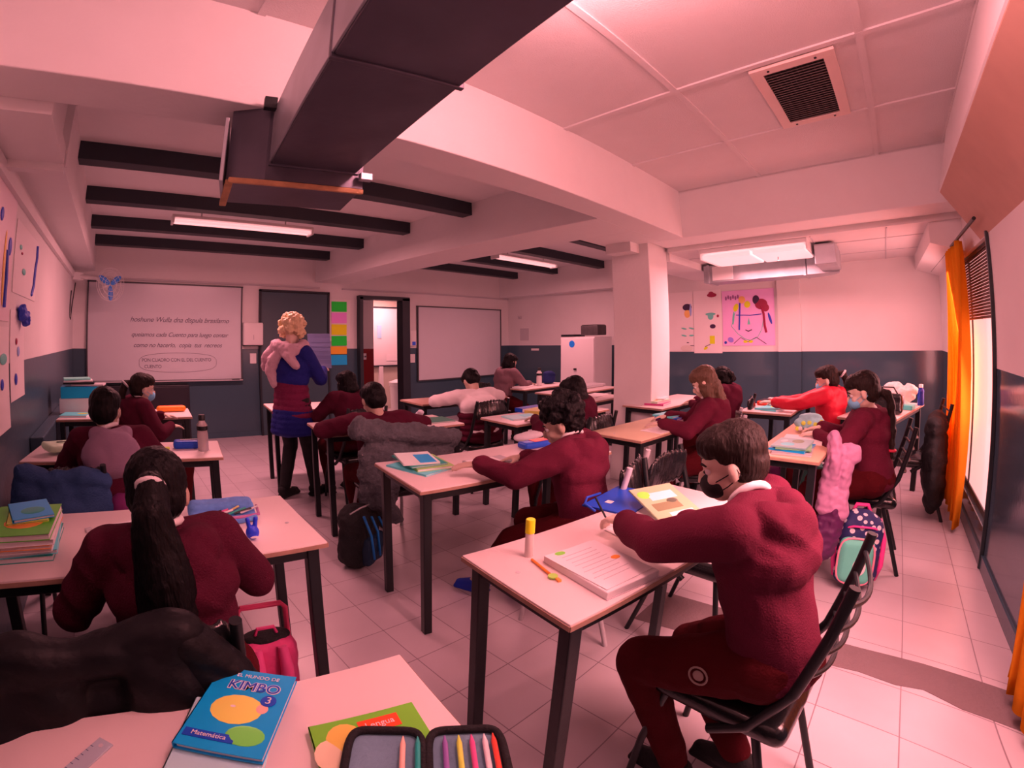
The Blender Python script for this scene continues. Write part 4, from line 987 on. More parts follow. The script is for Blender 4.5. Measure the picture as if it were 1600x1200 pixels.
# standing teacher
def teacher(x, y, rot):
    V = Vector
    root = thing('person', 'standing teacher with curly blond hair, pink scarf and blue and red coat', 'person', (x, y, 0), rot)
    MH = Matrix.Translation((0, .04, 1.52)) @ Matrix.Rotation(R(0), 4, 'Z') @ Matrix.Rotation(-.3, 4, 'X')
    H = lambda *p: MH @ V(p)
    shl, shr = V((-.17, 0, 1.33)), V((.17, 0, 1.33)); lw, rw = V((-.05, .34, 1.18)), V((.10, .36, 1.17))
    el, lw = ik(shl, lw, .28, .25, (-.5, -.3, -.8)); er, rw = ik(shr, rw, .28, .25, (.5, -.3, -.8))
    b = MB()
    def e(c, r): ell(b.bm, MH @ Matrix.Translation(c) @ Matrix.Diagonal((r[0], r[1], r[2], 1)), 18, 12)
    e((0, -.012, .025), (.073, .090, .085)); e((0, .012, -.03), (.062, .068, .070)); e((0, .035, -.068), (.040, .042, .035)); e((0, .088, -.02), (.012, .016, .022)); e((0, .078, -.055), (.024, .010, .010))
    for sx in (-1, 1): e((sx * .076, -.005, -.008), (.009, .018, .028))
    b.chain([V((0, 0, 1.36)), H(0, -.02, -.05)], [.05, .046]); b.chain([V((0, 0, .95)), V((0, 0, 1.28))], [.12, .11]); b.cap(shl, shr, .05)
    for s_, e_, w_ in ((shl, el, lw), (shr, er, rw)): b.chain([s_, e_, w_], [.045, .036, .024])
    legs = ((V((-.09, 0, .90)), V((-.10, .08, .48)), V((-.09, -.06, .09))), (V((.09, 0, .90)), V((.10, .10, .48)), V((.10, .16, .09))))
    for l in legs: b.chain(l, [.08, .055, .038]); b.cap(l[2], l[2] + V((0, .1, -.04)), .035, .028)
    hand(b, lw, (.3, 1, .1), (0, 0, -1), 1, 1.05, .6); hand(b, rw, (-.3, 1, .1), (0, 0, -1), -1, 1.05, .6)
    b.blob('body', M_skin2, root, .009, 2)
    for sx in (-1, 1):
        b = MB(); b.sph(H(sx * .030, .064, .003), .0125); ey = b.build('eye', M_eye, root, True)
        b = MB(); b.sph(H(sx * .030, .0745, .002), .0058); b.build('iris', M_iris, ey, True)
    blue = mat('royal_blue_knit', alb(14, 12, 72), .85, bump=.4, bscale=90, var=.15); red = mat('dark_red_knit', alb(104, 8, 38), .85, bump=.4, bscale=90, var=.15)
    b = MB(); b.cap(shl, shr, .075); b.sph((0, 0, 1.22), (.20, .14, .16)); b.sph((0, 0, 1.10), (.19, .135, .10))
    for s_, e_, w_ in ((shl, el, lw), (shr, er, rw)): b.chain([s_, e_, e_.lerp(w_, .9)], [.075, .062, .045], 14)
    b.blob('upper_coat', blue, root, .011, 3, fold(.009, 9))
    b = MB()
    for i in range(6): b.sph((0, 0, 1.06 - i * .055), (.165 + .008 * i, .135 + .006 * i, .07), None, 20, 12)
    b.blob('waist_coat', red, root, .011, 3, fold(.009, 9, (1, 1, .4)))
    b = MB()
    for i in range(5): b.sph((0, 0, .82 - i * .045), (.195 + .006 * i, .165 + .006 * i, .06), None, 20, 12)
    b.blob('coat_hem', blue, root, .011, 3, fold(.01, 9, (1, 1, .4)))
    b = MB()
    for l in legs: b.chain([l[0], l[1], l[1].lerp(l[2], .95)], [.095, .072, .052], 14)
    b.blob('trousers', M_blackcloth, root, .011, 3, fold(.005))
    for l in legs:
        b = MB(); a_ = l[2]; b.chain([a_ + V((0, -.03, -.02)), a_ + V((0, .06, -.04)), a_ + V((0, .16, -.055))], [.048, .042, .032]); b.box(a_ + V((0, .06, -.072)), (.085, .26, .03), None, .01)
        b.blob('boot', M_blackcloth, root, .010, 2)
    sc = mat('pink_scarf', alb(190, 100, 112), .85, bump=.5, bscale=60, var=.12)
    b = MB(); b.tube([V((.13 * math.cos(a), -.01 + .12 * math.sin(a), 1.375 + .02 * math.sin(a * 2))) for a in [2 * PI * k / 20 for k in range(20)]], .055, 12, True)
    b.chain([V((.02, -.10, 1.38)), V((-.08, -.15, 1.27)), V((-.12, -.14, 1.17)), V((-.10, -.13, 1.06))], [.05, .055, .05, .035]); b.chain([V((.0, -.11, 1.36)), V((.10, -.14, 1.30)), V((.16, -.12, 1.22))], [.05, .05, .035])
    b.chain([V((-.16, -.06, 1.36)), V((-.22, -.08, 1.28)), V((-.25, -.09, 1.19))], [.05, .05, .03])
    b.blob('scarf', sc, root, .010, 3, fold(.014, 16, (1, 1, .5)))
    b = MB()
    for i in range(90):
        a = rnd.uniform(0, 2 * PI); q = rnd.uniform(-.75, 1); rr = math.sqrt(max(0, 1 - q * q)); yy = rr * math.sin(a)
        if yy > .5 and q < .4: continue
        c = MH @ V((.105 * rr * math.cos(a), -.025 + .11 * yy, .03 + .105 * q)); b.sph(c, .032, u=10, v=8)
    e((0, -.03, .03), (.09, .095, .09))
    b.blob('hair', M_hairbl, root, .008, 1, fold(.012, 45))
    return root
teacher(1.50, 3.97, R(-60))
b = MB()
for i in range(8): b.box((0, 0, -.14 + i * .04), (.24, .003, .041), (.10 * math.sin(i), 0, 0))
o = tag(b.build('paper_sheet', mat('lilac_paper', alb(120, 80, 112, 1.1), .7, var=.05)), 'lilac sheet held up by the standing teacher', 'sheet'); o.location = (1.86, 4.14, 1.34); o.rotation_euler = (.1, 0, R(-50))
# ------------------------------------------------------------------ chairs in place
chair('black chair with curved back rungs under the boy at the right foreground table', 1.36, .27, R(-3))
chair('black chair under the braided pupil beside the beech coloured table', 3.50, .07, R(2))
chair('black chair mostly hidden by the large black puffer coat', -.02, 1.12, R(2), 'pad')
chair('grey legged chair of the curly haired pupil in the middle', 1.90, 1.26, R(14), 'pad', metal=M_greyp)
chair('chair holding the blue denim jacket by the left wall', -.28, 2.50, 0, 'pad')
chair('chair under the grey fur coat in the middle rows', 1.72, 2.74, R(-8), 'pad', metal=M_greyp)
chair('maroon chair of the pupil in the blue mask by the left wall', .12, 3.90, R(-70), 'pad', padm=M_trous)
chair('empty black chair with a rounded back beyond the open blue folder', 2.14, .70, R(175), 'pad')
chair('black chair of the small pupil beside the teacher', 1.96, 3.68, 0, 'pad')
chair('black chair of the hunched pupil in the white shirt', 3.14, 3.38, R(-8), 'pad')
chair('chair of the capped pupil right of the blank whiteboard', 4.56, 4.50, R(-100), 'pad')
chair('chair of the pupil seated just left of the pillar', 2.98, 2.10, 0, 'pad')
chair('grey framed chair of the ginger haired pupil', 3.48, 1.20, R(20), 'pad', metal=M_greyp)
chair('chair of the pupil with the hair bun below the posters', 4.45, 1.36, R(10), 'pad')
chair('chair of the pupil in the bright red jacket', 4.52, .42, 0, 'pad')
chair('black chair under the long dark coat by the orange curtain', 4.62, -.24, R(4), 'slats')

# ------------------------------------------------------------------ books, paper and pencil cases
def book(label, x, y, w, d, h, rot, cover, z=TZ, name='textbook', cat='book', group='books on the tables', tilt=0, patches=(), ring=False):
    t = thing(name, label, cat, (x, y, z), R(rot), group)
    if tilt: t.rotation_euler = (R(tilt), 0, R(rot))
    b = MB(); b.box((.002, 0, h / 2), (w - .008, d - .008, h - .003)); b.build('pages', M_paper, t)
    b = MB(); b.box((0, 0, h - .0008), (w, d, .0016)); b.box((0, 0, .0008), (w, d, .0016)); b.box((-w / 2 + .001, 0, h / 2), (.002, d, h)); b.build('cover', cover, t)
    for i, (nm, px, py, pw, pd, pm) in enumerate(patches):
        b = MB(); b.sph((px * w, py * d, h + .0003), (pw * w / 2, pd * d / 2, .0012), None, 16, 6) if nm.startswith('round') else b.box((px * w, py * d, h + .0005), (pw * w, pd * d, .001))
        b.build(nm, pm, t)
    if ring:
        for k in range(12):
            b = MB(); b.tube([(-w / 2 - .003 + .006 * math.cos(a), -d * .45 + k * d * .08, h / 2 + (h * .7) * math.sin(a)) for a in [2 * PI * i / 10 for i in range(10)]], .0008, 4, True); b.build('ring', M_chrome, t)
    return t
C = lambda n, r, g, b_, s=1.0: flat(n, r, g, b_, .35, s)
cblue = C('cover_blue', 10, 120, 185, .85); cgreen = C('cover_green', 90, 120, 30); corange = C('cover_orange', 235, 95, 40); cyel = C('cover_yellow', 225, 170, 60); cred = C('cover_red', 225, 45, 35)
clb = C('cover_light_blue', 120, 160, 190); cteal = C('cover_teal', 30, 100, 95); cnav = C('cover_navy', 25, 45, 125); cpink = C('cover_pink', 210, 50, 95); cwhite = M_paper; ccream = C('cover_cream', 220, 165, 140)
# bottom left table
t = book('blue textbook titled KIMBO 3 with an orange and green cover picture', .118, .688, .150, .200, .012, -38, cblue, TZ + .019, patches=(
    ('round_orange_patch', -.02, -.02, .62, .36, C('patch_orange', 240, 150, 70)), ('round_white_patch', -.06, .00, .30, .14, M_paper), ('round_pink_patch', .26, .02, .16, .12, C('patch_pink', 235, 120, 110)),
    ('round_green_patch', .22, -.30, .44, .22, C('patch_green', 120, 150, 60)), ('blue_band', -.16, -.36, .58, .085, cnav)))
text_mesh('title', 'EL MUNDO DE', .0125, M_paper, t, (.006, .083, .0128), (0, 0, 0), .0004)
text_mesh('title', 'KIMBO', .032, M_paper, t, (.008, .055, .0126), (0, 0, .0), .0003, offset=.0016)
text_mesh('title', 'KIMBO', .032, cnav, t, (.008, .055, .0134), (0, 0, .0), .0003)
b = MB(); b.cone((.045, .025, .0125), (.045, .025, .0136), .014); b.build('number_disc', cnav, t)
text_mesh('number', '3', .024, M_paper, t, (.045, .025, .0142), (0, 0, 0), .0004)
text_mesh('label_text', 'Matem\u00e1tica', .013, M_paper, t, (-.024, -.072, .0138), (0, 0, 0), .0004)
book('grey notebook lying under the blue textbook', .072, .640, .15, .20, .016, -30, C('cover_greylilac', 190, 150, 165), TZ, name='notebook', cat='notebook')
t = book('textbook with green and orange cover under the open pencil case', .283, .515, .185, .15, .014, -13, C('cover_leaf', 120, 130, 35), patches=(
    ('red_label', .12, .30, .38, .20, C('label_red', 240, 50, 25)), ('round_orange_patch', -.22, .18, .34, .50, C('patch_orange2', 230, 130, 60)), ('round_pink_patch', -.38, .02, .28, .44, C('patch_pink2', 240, 140, 120)),
    ('round_brown_patch', .30, -.25, .30, .26, C('patch_brown', 190, 70, 20)), ('blue_corner', .45, -.35, .10, .12, cblue)))
text_mesh('label_text', 'Lengua', .018, M_paper, t, (.023, .045, .0155), (0, 0, 0), .0004)
t = thing('ruler', 'transparent grey ruler on the bottom left table', 'ruler', (-.165, .675, TZ), R(40))
b = MB(); b.box((-.05, 0, .0015), (.26, .032, .003), None, .001); b.build('strip', mat('ruler_plastic', (.45, .55, .62), .2, var=.03), t)
b = MB()
for k in range(24): b.box((-.17 + k * .01, .012, .0032), (.0008, .006 if k % 5 else .010, .0004))
b.build('scale_marks', M_navy, t)
b = MB(); b.cone((.068, 0, .0028), (.068, 0, .0036), .004); b.build('hole', M_greyp, t)
# open pencil case
t = thing('pencil_case', 'open black zip pencil case with grey lining at the bottom border', 'pencil case', (.315, .425, TZ + .015), R(-36))
ml = mat('grey_lining', alb(110, 90, 105), .8, bump=.3, bscale=80)
for sx in (-1, 1):
    b = MB(); b.box((sx * .062, -.01, .003), (.112, .17, .004), None, .002); b.build('lining', ml, t)
    b = MB(); rr = [(sx * .062 + .058 * math.copysign(abs(math.cos(a)) ** .35, math.cos(a)), -.01 + .088 * math.copysign(abs(math.sin(a)) ** .35, math.sin(a)), .010) for a in [2 * PI * k / 40 for k in range(40)]]
    b.tube(rr, .007, 8, True); b.build('zip_border', M_blackcloth, t, True)
for i, (px, c_) in enumerate(((-.035, C('pen_pink', 235, 120, 110)), (-.012, cteal), (.030, C('pen_purple', 140, 60, 110)), (.052, cyel), (.072, cpink), (.092, M_paper), (.106, cred))):
    b = MB(); b.cone((px, -.07, .014), (px, .045, .014), .0045); b.cone((px, .045, .014), (px, .062, .014), .0045, .001); b.build('pencil', c_, t)
b = MB(); b.sph((-.085, -.03, .010), (.028, .028, .008)); b.build('orange_sharpener', C('bright_orange', 255, 60, 20), t)
# second left table: book pile
covers = [(cteal, 'teal'), (clb, 'light blue'), (cwhite, 'white'), (corange, 'orange'), (cwhite, 'white'), (cgreen, 'green'), (cyel, 'yellow and white'), (cblue, 'small blue')]
names = ['teal textbook at the bottom of the pile on the left border', 'light blue textbook second from the bottom of the left pile', 'white notebook below the orange book in the left pile', 'orange textbook in the middle of the left pile',
         'white notebook resting on the orange book in the left pile', 'green textbook near the top of the left pile', 'yellowish booklet second from the top of the left pile', 'small blue booklet topmost of the left pile']
z = TZ
for i, ((m_, nn), lb) in enumerate(zip(covers, names)):
    h = (.018, .014, .012, .012, .016, .020, .006, .010)[i]
    sm = i >= 6
    book(lb, -.345 + rnd.uniform(-.008, .008) + (.01 if sm else 0), 1.62 + rnd.uniform(-.01, .01) + (.03 if sm else 0), .21 if not sm else .13, .27 if not sm else .17, h, rnd.uniform(-6, 4) + (12 if sm else 0), m_, z,
         patches=() if i < 5 else (('round_patch', .05, -.1, .6, .4, corange if i == 5 else cteal),))
    z += h + .0005
t = thing('pencil_case', 'soft blue pencil case with open zip full of pencils beside the ponytail pupil', 'pencil case', (.335, 1.69, TZ), R(-6))
b = MB(); b.box((0, .03, .032), (.25, .08, .062), (.1, 0, 0), .025, 3); b.box((0, -.02, .014), (.25, .12, .026), None, .012, 3); b.blob('pouch', mat('blue_patterned_cloth', alb(95, 90, 150), .8, bump=.5, bscale=40, var=.4, vscale=25), t, .006, 3, fold(.004, 20))
b = MB(); b.tube([(-.13, -.06, .02), (-.06, -.075, .026), (.06, -.075, .026), (.13, -.05, .022), (.135, .02, .03)], .006, 8); b.build('zip_edge', C('zip_pink', 170, 60, 100), t, True)
for i in range(7):
    b = MB(); a = rnd.uniform(-.5, .5); x_ = -.07 + i * .022; b.cone((x_, -.055, .034), (x_ + .07 * math.cos(a), -.02 + .05 * math.sin(a), .044), .004); b.build('pencil', (M_black, cpink, M_paper, C('pen_wood', 200, 120, 80), cteal, M_black, M_greyp)[i], t)
t = thing('pencil_sharpener', 'small blue bunny shaped sharpener beside the elbow of the ponytail pupil', 'sharpener', (.385, 1.46, TZ)); t.scale = (1.4, 1.4, 1.4)
b = MB(); b.sph((0, 0, .018), (.017, .013, .018)); b.cap((-.007, 0, .032), (-.010, 0, .052), .0055); b.cap((.007, 0, .032), (.010, 0, .052), .0055); b.blob('bunny_body', C('bunny_blue', 40, 40, 150), t, .002, 1)
b = MB(); b.sph((0, -.013, .010), (.010, .003, .003)); b.build('white_smile', M_paper, t)
b = MB(); b.box((-.150, 1.70, TZ + .007), (.024, .018, .014), (0, 0, .4), .003); tag(b.build('eraser', M_greyp), 'small grey eraser left of the ponytail pupil', 'eraser')
b = MB(); b.box((-.03, 1.66, TZ + .002), (.14, .19, .003), (0, 0, .2)); tag(b.build('paper_sheet', M_paper), 'white sheet in front of the ponytail pupil', 'sheet')
# right foreground table
t = thing('notebook', 'thick open notebook with written pages on the right foreground table', 'notebook', (1.092, .650, TZ), R(-14))
b = MB(); b.box((0, 0, .012), (.20, .27, .022), None, .003); b.build('pages', M_paper, t)
b = MB(); b.box((.003, 0, .0012), (.205, .275, .002)); b.build('cover', C('cover_dusty', 205, 120, 130), t)
b = MB(); b.box((-.006, .004, .0245), (.185, .25, .002), (0, 0, .05)); b.build('loose_sheet', M_paper, t)
b = MB()
for k in range(9): b.box((-.01, .09 - k * .021, .0258), (.12 + .02 * math.sin(k * 3), .0022, .0004), (0, 0, .05))
b.build('writing', M_greyp, t)
b = MB(); b.sph((-.055, .115, .0258), (.018, .012, .001)); b.build('green_sticker', C('sticker_green', 150, 170, 60), t)
b = MB(); b.sph((.06, -.0, .0258), (.016, .012, .001)); b.build('orange_sticker', corange, t)
t = thing('glue_stick', 'upright glue stick with a yellow cap on the right foreground table', 'glue stick', (1.03, .865, TZ))
b = MB(); b.lathe([(.0125, 0), (.0135, .003), (.0135, .080), (.0125, .082)]); b.sbuild('barrel', mat('clear_plastic', (.75, .70, .66), .2, var=.2), t)
b = MB(); b.lathe([(.0145, .080), (.0145, .122), (.013, .125)]); b.sbuild('cap', C('cap_yellow', 250, 180, 20, 1.2), t)
t = thing('pen', 'orange pen with a round charm on the right foreground table', 'pen', (.985, .765, TZ), R(70))
b = MB(); b.cone((.075, 0, .005), (-.03, 0, .005), .0042); b.build('barrel', C('pen_orange', 255, 80, 20, 1.3), t)
b = MB(); b.cone((-.045, 0, .003), (-.045, 0, .008), .014); b.build('charm', C('charm_green', 170, 140, 60), t)
b = MB(); b.box((-.068, -.004, .004), (.016, .010, .006)); b.build('charm_tail', corange, t)
t = book('blue folder lying open behind the hands of the boy', 1.66, .905, .30, .21, .006, 2, cnav, name='folder', cat='folder', patches=(('white_label', -.20, .15, .10, .14, M_paper),))
b = MB(); b.tube([(-.19, .02, .010), (-.17, .08, .02), (-.10, .115, .02), (0, .11, .012)], .005, 6); b.build('elastic_band', cnav, t, True)
book('illustrated magazine propped up in front of the boy in the black mask', 1.64, .70, .20, .26, .006, -28, C('mag_cover', 190, 130, 105, .8), TZ + .03, name='magazine', cat='magazine', tilt=14,
     patches=(('round_green_patch', -.3, .3, .3, .2, C('mag_green', 160, 180, 60)), ('picture', .05, .22, .6, .20, M_paper), ('picture', -.05, -.05, .6, .18, C('mag_brown', 130, 80, 60)), ('picture', .1, -.30, .55, .16, M_paper), ('round_dark', .15, .05, .25, .14, C('mag_dark', 90, 60, 50))))
b = MB(); b.box((1.42, .70, TZ + .002), (.19, .15, .003), (0, 0, -.3)); tag(b.build('paper_sheet', M_paper), 'white sheet under the hands of the boy in the black mask', 'sheet')
t = thing('pencil', 'dark pencil held by the boy in the black mask', 'pencil', (1.34, .79, TZ + .05), R(62))
b = MB(); b.cone((0, 0, 0), (.085, 0, .05), .0035); b.cone((0, 0, 0), (-.016, 0, -.010), .0035, .0008); b.build('barrel', M_black, t)
# middle table
def pile(x, y, lst, group, z=TZ):
    for (lb, dx, dy, w, d, h, rot, m_, pt) in lst:
        book(lb, x + dx, y + dy, w, d, h, rot, m_, z, patches=pt, group=group); z += h + .0004
G4 = 'book pile on the middle table'
pile(1.435, 1.95, [('light blue textbook lowest in the pile on the middle table', -.03, -.02, .21, .28, .009, 10, clb, ()), ('olive textbook in the pile on the middle table', .02, .0, .20, .28, .014, -14, C('cover_olive', 165, 130, 75), ()),
                   ('grey green textbook under the topmost book on the middle table', .0, .03, .20, .27, .008, -12, cteal, ()),
                   ('blue and pink booklet topmost on the middle table pile', -.01, .04, .19, .25, .008, -22, C('cover_rose', 225, 150, 150), (('blue_band', .2, -.1, .45, .7, cblue),))], G4)
book('open notebook under the stretched hand on the middle table', 1.73, 1.71, .24, .28, .010, -12, M_greyp, name='notebook', cat='notebook', patches=(('page', -.1, .02, .7, .9, M_paper),))
book('lower grey notebook beside the open one on the middle table', 1.82, 1.62, .20, .24, .006, -22, C('cover_rose', 225, 150, 150), name='notebook', cat='notebook')
t = thing('pencil_case', 'blue and red pencil case at the far end of the middle table', 'pencil case', (2.21, 1.83, TZ), R(-12))
b = MB(); b.box((0, 0, .02), (.24, .10, .04), None, .015, 3); b.sbuild('case', cnav, t); b = MB(); b.box((.03, 0, .041), (.15, .07, .003), None, .001); b.build('red_panel', cred, t)
t = thing('grey_pouch', 'grey pouch behind the blue and red pencil case', 'pouch', (2.30, 1.98, TZ), R(-10)); b = MB(); b.sph((0, 0, .03), (.12, .05, .032)); b.blob('pouch', M_greyp, t, .007, 2, fold(.005, 20))
# fifth table
t = thing('pencil_pouch', 'cream pillow shaped pouch on the table by the left wall', 'pouch', (-.37, 2.98, TZ), R(38)); b = MB(); b.box((0, 0, .035), (.22, .12, .045), (.15, .1, 0), .02, 3); b.blob('pouch', C('cream_cloth', 215, 180, 140), t, .006, 6, fold(.004, 18))
b = MB(); b.box((0, -.01, .062), (.07, .006, .004), (.1, .1, 0)); b.build('dark_stripe', M_black, t)
t = thing('pencil_case', 'navy zipped pencil case beside the water bottle', 'pencil case', (.385, 2.91, TZ), R(-10)); b = MB(); b.box((0, 0, .025), (.16, .075, .05), (.1, 0, 0), .018, 3); b.blob('case', cnav, t, .005, 3); b = MB(); b.box((.02, .0, .052), (.11, .015, .004)); b.build('zip', M_greyp, t)
def bottle(label, x, y, s, body, capm, group='bottles', z=TZ, band=None):
    t = thing('water_bottle', label, 'bottle', (x, y, z), 0, group)
    b = MB(); b.lathe([(r_ * s, z_ * s) for r_, z_ in ((.028, 0), (.033, .006), (.033, .10), (.030, .12), (.033, .14), (.033, .155), (.020, .175), (.018, .185))]); b.sbuild('body', body, t)
    b = MB(); b.lathe([(r_ * s, z_ * s) for r_, z_ in ((.021, .183), (.021, .212), (.018, .216))]); b.sbuild('cap', capm, t)
    if band: b = MB(); b.lathe([(.0338 * s, .125 * s), (.0338 * s, .15 * s)]); b.sbuild('band', band, t)
    return t
bottle('clear water bottle with a black cap on the left table', .475, 2.81, 1.0, mat('clear_bottle', (.75, .72, .72), .1, trans=.55, var=.05), M_black, band=M_black)
b = MB(); b.box((.25, 2.90, TZ + .008), (.06, .022, .016), (0, 0, .2), .004); tag(b.build('eraser', cyel), 'yellow and white eraser left of the navy pencil case', 'eraser')
b = MB(); b.box((-.10, 2.98, TZ + .002), (.30, .20, .003), (0, 0, .1)); tag(b.build('paper_sheet', M_paper), 'white sheet in front of the boy with the two-tone hood', 'sheet')
# sixth table and the pile behind
t = thing('pencil_case', 'long orange pencil case on the farthest left table', 'pencil case', (.46, 4.40, TZ), R(-3)); b = MB(); b.cap((-.11, 0, .03), (.11, 0, .03), .028); b.sbuild('case', C('case_orange', 245, 85, 25, 1.1), t); b = MB(); b.cone((-.11, 0, .058), (.11, 0, .058), .003); b.build('zip', cred, t)
b = MB(); b.box((.20, 4.36, TZ + .003), (.20, .20, .005), (0, 0, .3)); tag(b.build('paper_sheet', M_paper), 'white sheet beside the long orange pencil case', 'sheet')
book('light blue and yellow textbook on the far left table corner', -.40, 4.36, .24, .20, .016, -10, clb, patches=(('round_yellow', .25, .1, .4, .4, cyel),))
b = MB(); b.box((-.38, 4.58, TZ + .065), (.34, .18, .13), (0, 0, -.03), .004); tag(b.build('storage_box', M_paper), 'white box carrying a blue box on the far left table', 'box')
t = thing('storage_box', 'bright blue box between the white box and the papers', 'box', (-.37, 4.585, TZ + .131), R(2)); b = MB(); b.box((0, 0, .05), (.34, .18, .10), None, .004); b.build('box_body', C('box_blue', 20, 120, 175), t); b = MB(); b.box((.08, 0, .102), (.10, .185, .003)); b.build('dark_strip', cnav, t)
z = TZ + .234
for i, (lb, m_) in enumerate((('grey folder lowest in the heap on the blue box', M_greyp), ('black folder in the heap on the blue box', M_black), ('white folder in the heap on the blue box', M_paper), ('pale green folder topmost on the blue box heap', C('pale_green', 165, 200, 165)))):
    b = MB(); b.box((0, 0, .009), (.30 - .02 * i, .17, .016), None, .003); o = tag(b.build('folder', m_), lb, 'folder', 'folders on the blue box'); o.location = (-.36 - .012 * i + (.07 if i == 0 else 0), 4.58, z); o.rotation_euler = (0, 0, R(-6 + 5 * i)); z += .0175
# seventh, eighth tables
book('open textbook on the left end of the table beside the teacher', 1.56, 3.20, .26, .22, .010, -20, clb, patches=(('page', 0, 0, .8, .8, M_paper),))
book('dark green folder on the right end of the table with the fur coat chair', 2.36, 3.04, .26, .24, .010, -12, C('folder_green', 25, 75, 62), name='folder', cat='folder', tilt=0)
t = thing('plush_toy', 'small white plush figure left of the green folder', 'toy', (2.13, 2.93, TZ)); b = MB(); b.sph((0, 0, .035), (.045, .04, .036)); b.sph((0, 0, .085), (.032, .03, .03)); b.sph((0, -.02, .11), (.028, .024, .02)); b.sph((.05, -.03, .02), (.03, .03, .02)); b.blob('figure', mat('lilac_plush', (.75, .78, .88), .9, bump=.5), t, .006, 2, fold(.005, 30))
t = thing('spray_bottle', 'white spray bottle between the seated pupils in front of the doorway', 'bottle', (2.02, 3.40, TZ)); b = MB(); b.lathe([(.030, 0), (.033, .005), (.033, .07), (.014, .10), (.013, .12)]); b.sbuild('body', M_wpl, t); b = MB(); b.box((-.012, 0, .135), (.075, .024, .030), None, .006); b.sbuild('spray_head', M_wpl, t); b = MB(); b.tube([(-.02, 0, .12), (-.035, 0, .10), (-.035, 0, .085)], .004, 6); b.build('trigger', M_greyp, t)
b = MB(); b.sph((0, 0, .02), (.15, .06, .022)); b.sph((-.10, .0, .03), (.05, .05, .03)); o = tag(b.blob('cloth', mat('grey_cloth', (.55, .5, .52), .9, bump=.3), None, .008, 3, fold(.010, 14)), 'crumpled grey cloth beside the spray bottle', 'cloth'); o.location = (1.86, 3.36, TZ)
book('small white notebook on the table beside the teacher', 1.62, 4.38, .20, .16, .008, -8, M_paper, name='notebook', cat='notebook')
# back right tables
book('open magazine with pale pages on the table behind the curly haired pupil', 2.96, 2.63, .28, .22, .012, -20, C('mag_pale', 190, 190, 180), name='magazine', cat='magazine', patches=(('picture', .2, .1, .4, .5, clb),))
book('orange and brown textbook beside the open magazine', 3.24, 2.68, .20, .18, .03, 12, C('cover_brown', 205, 120, 60))
book('dark blue textbook behind the orange brown textbook', 3.30, 2.84, .28, .10, .035, -4, cnav)
b = MB(); b.box((4.78, 4.24, TZ + .012), (.30, .16, .022), (0, 0, .2), .004); tag(b.build('paper_stack', M_paper), 'paper stack left of the steel water bottle', 'paper')
bottle('steel and white water bottle on the table near the metal cabinet', 5.10, 4.22, 1.15, M_wpl, M_black, band=M_black)
t = thing('backpack', 'small black backpack behind the steel water bottle', 'backpack', (5.42, 4.30, TZ), 0); b = MB(); b.box((0, 0, .09), (.20, .14, .18), None, .05, 3); b.blob('bag_body', M_navy, t, .010, 3, fold(.01, 12))
b = MB(); b.box((5.25, 3.52, TZ + .02), (.60, .22, .035), (0, 0, -.05), .006); tag(b.build('paper_stack', M_greyp), 'long grey paper stack in front of the cabinet', 'paper')
b = MB(); b.box((4.62, 3.42, TZ + .01), (.22, .18, .02), (0, 0, .1), .004); tag(b.build('paper_stack', ccream), 'cream paper stack below the metal cabinet', 'paper')
b = MB(); b.box((4.55, 2.92, TZ + .008), (.30, .18, .012), (0, 0, .1), .003); tag(b.build('paper_sheet', M_paper), 'white papers just left of the pillar', 'sheet')
GR = 'books right of the pillar'
pile(3.52, 1.50, [('magenta textbook lowest in the pile beside the ginger haired pupil', 0, 0, .22, .20, .02, -10, C('cover_magenta', 150, 10, 90), ()), ('navy textbook in the pile beside the ginger haired pupil', 0, .01, .24, .20, .015, -4, cnav, ()),
                  ('light blue textbook topmost beside the ginger haired pupil', 0, .02, .24, .20, .014, -14, clb, (('round_yellow', 0, 0, .5, .4, cyel),))], GR)
pile(4.28, 2.0, [('crimson textbook lowest below the white posters', 0, 0, .24, .2, .02, 5, cpink, ()), ('cream textbook on top of the crimson one below the posters', .02, .03, .26, .2, .02, -8, ccream, (('round_red', -.2, 0, .3, .5, corange),)),
                 ('white notebook topmost below the white posters', .1, .05, .22, .18, .012, 12, M_paper, ())], GR)
b = MB(); b.box((3.10, 1.42, TZ + .003), (.24, .18, .005), (0, 0, -.2)); tag(b.build('paper_sheet', M_paper), 'sheet under the hands of the ginger haired pupil', 'sheet')
t = book('magazine with yellow splash on the table of the pupil in red', 4.42, .90, .26, .22, .016, -20, clb, name='magazine', cat='magazine', patches=(('round_yellow', .25, 0, .45, .5, cyel),))
book('flat dark framed tablet under the arms of the pupil in red', 4.72, .80, .20, .16, .008, 0, M_black, name='tablet', cat='tablet', patches=(('screen', 0, 0, .8, .8, M_greyp),))
t = thing('pencil_case', 'open red pencil case in front of the pupil in the red jacket', 'pencil case', (4.72, 1.04, TZ), R(-5)); b = MB(); b.box((0, 0, .02), (.22, .10, .04), None, .015, 3); b.sbuild('case', cred, t); b = MB(); b.box((0, 0, .041), (.18, .07, .004)); b.build('dark_inside', M_black, t)
